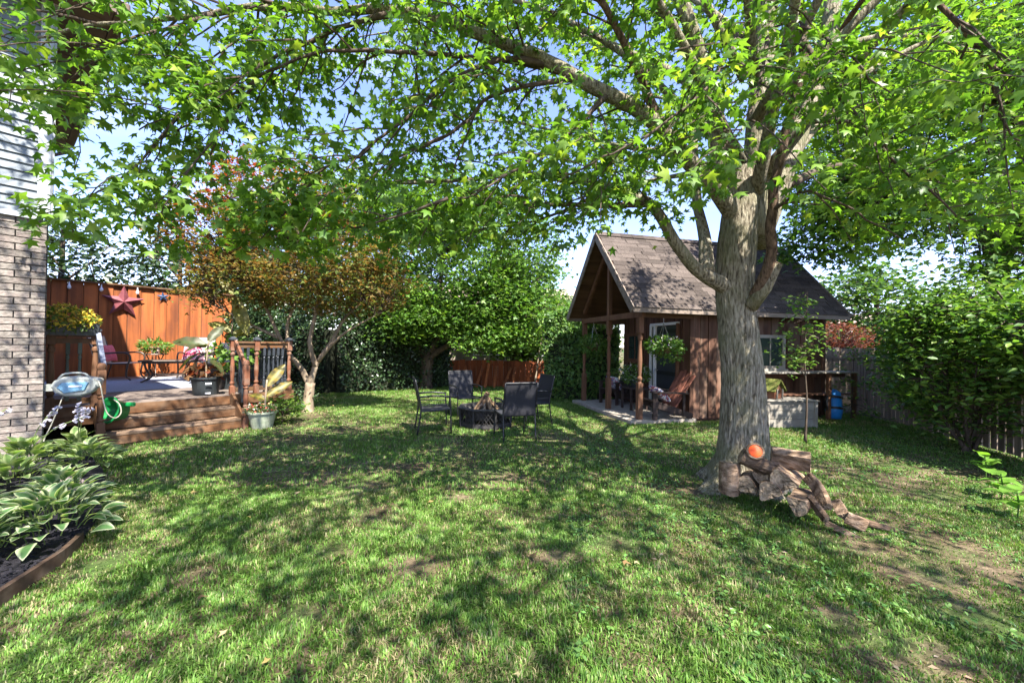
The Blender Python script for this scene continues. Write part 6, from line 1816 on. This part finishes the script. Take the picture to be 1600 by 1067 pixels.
VG = [(0.08, 0.165, 0.055), (0.42, 0.46, 0.28)]
VL = [(0.13, 0.21, 0.06), (0.36, 0.42, 0.2)]
hosta('large hosta with white edged leaves at the front of the bed', (-3.42, 2.98, 0.05), 84, 0.14, 0.52, 0.27, VG)
hosta('white edged hosta cut by the left picture edge, beside the mulch', (-3.62, 2.42, 0.05), 44, 0.15, 0.4, 0.30, VG)
hosta('small white edged hosta at the mulch beside the edging board', (-3.5, 2.62, 0.04), 34, 0.13, 0.34, 0.24, VG)
hosta('white edged hosta behind the large front one', (-3.85, 3.42, 0.05), 60, 0.13, 0.46, 0.28, VG)
hosta('white edged hosta right behind the flat grey stone', (-4.25, 3.05, 0.05), 54, 0.135, 0.44, 0.28, VG)
hosta('pale yellow green hosta between pink rock and step post', (-4.75, 4.5, 0.05), 44, 0.13, 0.4, 0.26, VL)
hosta('pale hosta in front of the brown boulder', (-4.7, 3.2, 0.05), 44, 0.15, 0.45, 0.36, VL, 1)
hosta('pale green flowering hosta below the brick wall', (-5.05, 4.15, 0.05), 50, 0.15, 0.45, 0.34, VL, 2)
hosta('pale green flowering hosta beside the step post', (-5.15, 4.75, 0.05), 46, 0.14, 0.42, 0.28, VL, 2)
hosta('pale yellow green hosta behind the pink rock', (-4.65, 3.72, 0.05), 48, 0.13, 0.42, 0.28, VL, 1)
hosta('pale green flowering hosta at the left picture edge', (-5.3, 3.75, 0.05), 44, 0.14, 0.42, 0.33, VL, 2)
for (px_c, py_c, Y, r, lab) in [(100, 757, 3.95, (0.15, 0.1, 0.09), 'pinkish granite rock at the bed edge among hostas'), (8, 727, 4.25, (0.17, 0.13, 0.12), 'brown boulder at the left edge among pale hostas'), (48, 790, 3.72, (0.12, 0.08, 0.06), 'flat grey stone between the front and back hostas')]:
    c = at(px_c, py_c, Y)
    o = MB().ball((0, 0, 0), r, 18, 12, 0.25, int(px_c)).build('garden_rock', M['rock'], None, (c[0], c[1], max(c[2], r[2] * 0.7)), (0.1, 0.2, 0.4), smooth=True); tag(o, lab, 'rock', 'rocks in the bed')

# big leaved seedlings by the right fence
for i, (px_c, py_c, lab) in enumerate([(1540, 728, 'bright seedling with big leaves before the picket fence'), (1590, 790, 'bright big leaved seedling at the right picture edge'), (1565, 760, 'small bright seedling between two larger ones at right')]):
    g0 = gnd(px_c, py_c + 20)
    t = thing('seedling', lab, 'seedling', g0, 0, 'seedlings at the side fence')
    mb = MB(); mb.col = np.array([0.12, 0.2, 0.05]); mb.tube([(0, 0, 0), (0.01, 0, 0.15), (0, 0.01, 0.27)], 0.006, 6); mb.build('stem', M['leaf'], t)
    ms = blade_mesh(1.0, 0.3, 0.5, [(0.16, 0.3, 0.05), (0.14, 0.29, 0.04), (0.17, 0.32, 0.05)]).mesh('leaf', M['leaf'], smooth=True)
    for k in range(7):
        s = random.uniform(0.14, 0.24)
        m = Matrix.Rotation(k * 2.4, 4, 'Z') @ Matrix.Rotation(R(random.uniform(5, 40)), 4, 'X')
        link('leaf', ms, t, (0, 0, 0.1 + k * 0.028), m.to_3x3(), (s, s, s))

# ================================================================== LAWN
def inpoly(x, y, poly):
    poly = np.array(poly); n = len(poly); ins = np.zeros(len(x), bool)
    j = n - 1
    for i in range(n):
        xi, yi = poly[i]; xj, yj = poly[j]
        c = ((yi > y) != (yj > y)) & (x < (xj - xi) * (y - yi) / (yj - yi + 1e-12) + xi)
        ins ^= c; j = i
    return ins


deckpoly = [deckp(-1.1, -0.62)[:2], deckp(0.75, -0.62)[:2], deckp(0.75, 0.1)[:2], deckp(2.3, 0.1)[:2], deckp(2.6, 6)[:2], deckp(-1.7, 6)[:2], HC[:2] + 0.0, HC[:2] - DD[:2] * 6, deckp(-1.7, -3)[:2]]
houseP = [HC[:2], (HC - DD * 8)[:2], (HC - DD * 8 + DB * 5)[:2], (HC + DB * 5)[:2]]
shedP = [shedp(-0.3, -0.17)[:2], shedp(SL + .1, -0.05)[:2], shedp(SL + .1, SW + .2)[:2], shedp(-0.3, SW + .2)[:2]]
SPOTS = [(710, 713, 26, 9), (752, 741, 45, 9), (715, 775, 30, 9), (655, 885, 70, 22), (590, 800, 40, 14), (865, 868, 40, 10), (960, 850, 60, 14), (640, 730, 40, 7), (450, 690, 60, 9), (530, 672, 60, 6), (480, 652, 45, 8),
         (1420, 900, 60, 18), (1520, 960, 55, 24), (1300, 960, 45, 16), (1500, 850, 60, 14), (1450, 1020, 60, 30), (1350, 850, 70, 18), (1090, 770, 40, 12), (1460, 780, 60, 15), (1580, 900, 60, 90), (1520, 740, 60, 25), (1330, 740, 60, 10), (860, 685, 50, 7),
         (160, 880, 40, 22), (960, 655, 40, 5), (1430, 730, 60, 10), (300, 900, 40, 12), (470, 960, 40, 14), (1200, 870, 60, 14), (520, 860, 40, 12)]


def cover(x, y):
    """how thick the grass is, 0..1"""
    d = 0.78 + 1.25 * (vnoise(x * 1.1 + 20, y * 1.1 + 20, 12, 4) - 0.42)
    d = np.clip(d + 0.3 * (vnoise(x * 6 + 20, y * 6 + 20, 17, 2) - 0.5), 0.0, 1)
    P = np.stack([x, y, np.zeros_like(x)], 1)
    q, dep = pxof(P)
    for (cx, cy, rx, ry) in SPOTS:
        g0 = gnd(cx, cy); gx_ = gnd(cx + rx, cy); gy_ = gnd(cx, cy - ry)
        ax, ay = np.linalg.norm(gx_ - g0) + 0.02, np.linalg.norm(gy_ - g0) + 0.02
        e = ((x - g0[0]) / ax) ** 2 + ((y - g0[1]) / ay) ** 2
        e = e * (0.5 + 1.2 * vnoise(x * 4 + 9, y * 4 + 9, 31, 2))
        d = d * (1 - 0.9 * np.exp(-e))
    d = d * np.clip(1 - 0.45 * np.clip((x - 2.2) / 2, 0, 1) * np.clip((5 - y) / 2.5, 0, 1), 0, 1)     # thin towards the right foreground
    return d


def blades(n, y0, y1, hgt, wid, bent, name):
    yy = np.sqrt(rng.random(n) * (y1 ** 2 - y0 ** 2) + y0 ** 2)
    xx = (rng.random(n) * 2 - 1) * (1.38 * yy + 0.5)
    d = cover(xx, yy)
    ok = rng.random(n) < d
    ok &= ~inpoly(xx, yy, deckpoly) & ~inpoly(xx, yy, houseP) & ~inpoly(xx, yy, shedP) & ~inpoly(xx, yy, bedpoly)
    ok &= (np.hypot(xx - TB[0], yy - TB[1]) > 0.40) & (np.hypot(xx + 0.47, yy - 7.62) > 0.5) & (xx < 8.2) & ~((yy > 11.6) & (xx < -5.6))
    xx, yy, d = xx[ok], yy[ok], d[ok]
    m = len(xx)
    z = ground_h(xx, yy) - 0.004
    a = rng.random(m) * 2 * math.pi
    clump_dir = vnoise(xx * 5, yy * 5, 41, 2) * 12
    a = np.where(rng.random(m) < 0.5, clump_dir, a)
    lean = rng.uniform(0.15, 1.1, m)
    h = hgt * rng.uniform(0.45, 1.2, m) * (0.6 + 0.8 * vnoise(xx * 3 + 3, yy * 3, 44, 2)) * (0.55 + 0.5 * d)
    w = wid * rng.uniform(0.7, 1.3, m)
    sx, sy = -np.sin(a), np.cos(a); fx, fy = np.cos(a), np.sin(a)
    base = np.stack([xx, yy, z], 1); side = np.stack([sx, sy, np.zeros(m)], 1); fwd = np.stack([fx, fy, np.zeros(m)], 1)
    tipv = base + fwd * (h * lean * 0.75)[:, None] + np.array([0, 0, 1.0]) * (h * (1 - 0.3 * lean))[:, None]
    g1 = np.array([(0.07, 0.155, 0.022), (0.102, 0.205, 0.03), (0.145, 0.25, 0.045), (0.205, 0.26, 0.08), (0.31, 0.29, 0.15)])
    wgt = np.array([3, 4, 3, 1.2, 0.7])
    col = g1[rng.choice(5, m, p=wgt / wgt.sum())] * rng.uniform(0.75, 1.25, (m, 1))
    dry = (vnoise(xx * 1.7 + 60, yy * 1.7 + 60, 51, 3) > 0.62) & (rng.random(m) < 0.3)
    col[dry] = np.array([0.30, 0.26, 0.13])
    if bent:
        mid = base + fwd * (h * lean * 0.22)[:, None] + np.array([0, 0, 1.0]) * (h * 0.6)[:, None]
        V = np.stack([base - side * w[:, None] / 2, base + side * w[:, None] / 2, mid + side * w[:, None] * 0.42, mid - side * w[:, None] * 0.42, tipv], 1)
        T = np.array([[0, 1, 2], [0, 2, 3], [3, 2, 4]])
    else:
        V = np.stack([base - side * w[:, None] / 2, base + side * w[:, None] / 2, tipv], 1)
        T = np.array([[0, 1, 2]])
    k = V.shape[1]
    F = T[None] + (np.arange(m) * k)[:, None, None]
    o = link(name, np_mesh(name, V.reshape(-1, 3), F.reshape(-1, 3), M['grass'], np.repeat(col, k, 0)))
    print(name, m)
    return o


o = blades(350000, 1.3, 4.2, 0.042, 0.0062, True, 'near_grass'); tag(o, 'short green lawn grass in the foreground', 'grass', kind='stuff')
o = blades(800000, 4.1, 14.6, 0.05, 0.016, False, 'far_grass'); tag(o, 'short green lawn grass reaching back to hedge and shed', 'grass', kind='stuff')

# clover and small weeds in the thin right foreground
n = 5200
yy = np.sqrt(rng.random(n) * (7.5 ** 2 - 1.4 ** 2) + 1.4 ** 2); xx = rng.uniform(0.15, 1.4, n) * yy
cl_ = vnoise(xx * 2.4 + 11, yy * 2.4 + 11, 61, 3)
ok = (cl_ > 0.5) & ~inpoly(xx, yy, shedP) & (np.hypot(xx - TB[0], yy - TB[1]) > 0.5) & (xx < 7.3)
xx, yy = xx[ok], yy[ok]
P = np.repeat(np.stack([xx, yy, ground_h(xx, yy) + rng.uniform(0.015, 0.05, len(xx))], 1), 4, 0)
A, N = rnd_axes(len(P), 0.75, 0.0)
P = P + A * 0.006
o = link('clover', np_mesh('clover', *(lambda r: (r[0], r[1]))(leaf_arrays(P, A, N, rng.uniform(0.018, 0.04, len(P)), palette(len(P), [(0.06, 0.14, 0.03), (0.09, 0.19, 0.04), (0.13, 0.24, 0.05)]), *OVAL)[:2]), M['leaf_dark']))
cc_ = palette(len(P), [(0.06, 0.14, 0.03), (0.09, 0.19, 0.04), (0.13, 0.24, 0.05)])
at_ = o.data.color_attributes.new('tint', 'FLOAT_COLOR', 'POINT'); at_.data.foreach_set('color', np.concatenate([np.repeat(cc_, len(T_OVAL_V), 0), np.ones((len(cc_) * len(T_OVAL_V), 1))], 1).astype(np.float32).ravel())
tag(o, 'low clover and weeds in the thin lawn at right', 'weeds', kind='stuff')
# a few fallen leaves over the whole lawn
n = 420
yy = np.sqrt(rng.random(n) * (11 ** 2 - 1.4 ** 2) + 1.4 ** 2); xx = rng.uniform(-1.1, 0.7, n) * yy
ok = ~inpoly(xx, yy, shedP) & ~inpoly(xx, yy, deckpoly) & ~inpoly(xx, yy, bedpoly)
xx, yy = xx[ok], yy[ok]
P = np.stack([xx, yy, ground_h(xx, yy) + rng.uniform(0.025, 0.045, len(xx))], 1)
A, N = rnd_axes(len(P), 0.8, 0.0); A[:, 2] *= 0.3
V, F, cc_ = leaf_arrays(P, A, N, rng.uniform(0.03, 0.07, len(P)), palette(len(P), [(0.3, 0.22, 0.08), (0.2, 0.13, 0.06), (0.16, 0.2, 0.05), (0.36, 0.3, 0.16)]), *STAR)
o = link('fallen_leaves', np_mesh('fallen_leaves', V, F, M['petal'], cc_)); tag(o, 'scattered fallen maple leaves across the lawn', 'fallen leaves', kind='stuff')
# dry leaf and bark litter
n = 2400
yy = np.sqrt(rng.random(n) * (8 ** 2 - 1.4 ** 2) + 1.4 ** 2); xx = rng.uniform(-0.2, 1.4, n) * yy
ok = ((vnoise(xx * 1.5 + 81, yy * 1.5 + 81, 71, 3) > 0.45) & (xx + 0.6 > 2.2 - 0.25 * yy)) & (xx < 7.2) & ~inpoly(xx, yy, shedP) & (np.hypot(xx - TB[0], yy - TB[1]) > 0.4)
ok |= (np.hypot((xx - 3.1) / 0.7, (yy - 3.5) / 0.4) < 1)
xx, yy = xx[ok], yy[ok]
P = np.stack([xx, yy, ground_h(xx, yy) + rng.uniform(0.003, 0.014, len(xx))], 1)
A, N = rnd_axes(len(P), 0.88, 0.0); A[:, 2] *= 0.2
V, F, cc_ = leaf_arrays(P, A, N, rng.uniform(0.015, 0.045, len(P)), palette(len(P), [(0.2, 0.13, 0.08), (0.28, 0.2, 0.13), (0.12, 0.075, 0.045), (0.33, 0.27, 0.2)]), *KITE)
o = link('leaf_litter', np_mesh('leaf_litter', V, F, M['petal'], cc_)); tag(o, 'dry leaves and bark chips scattered on bare soil at right', 'litter', kind='stuff')
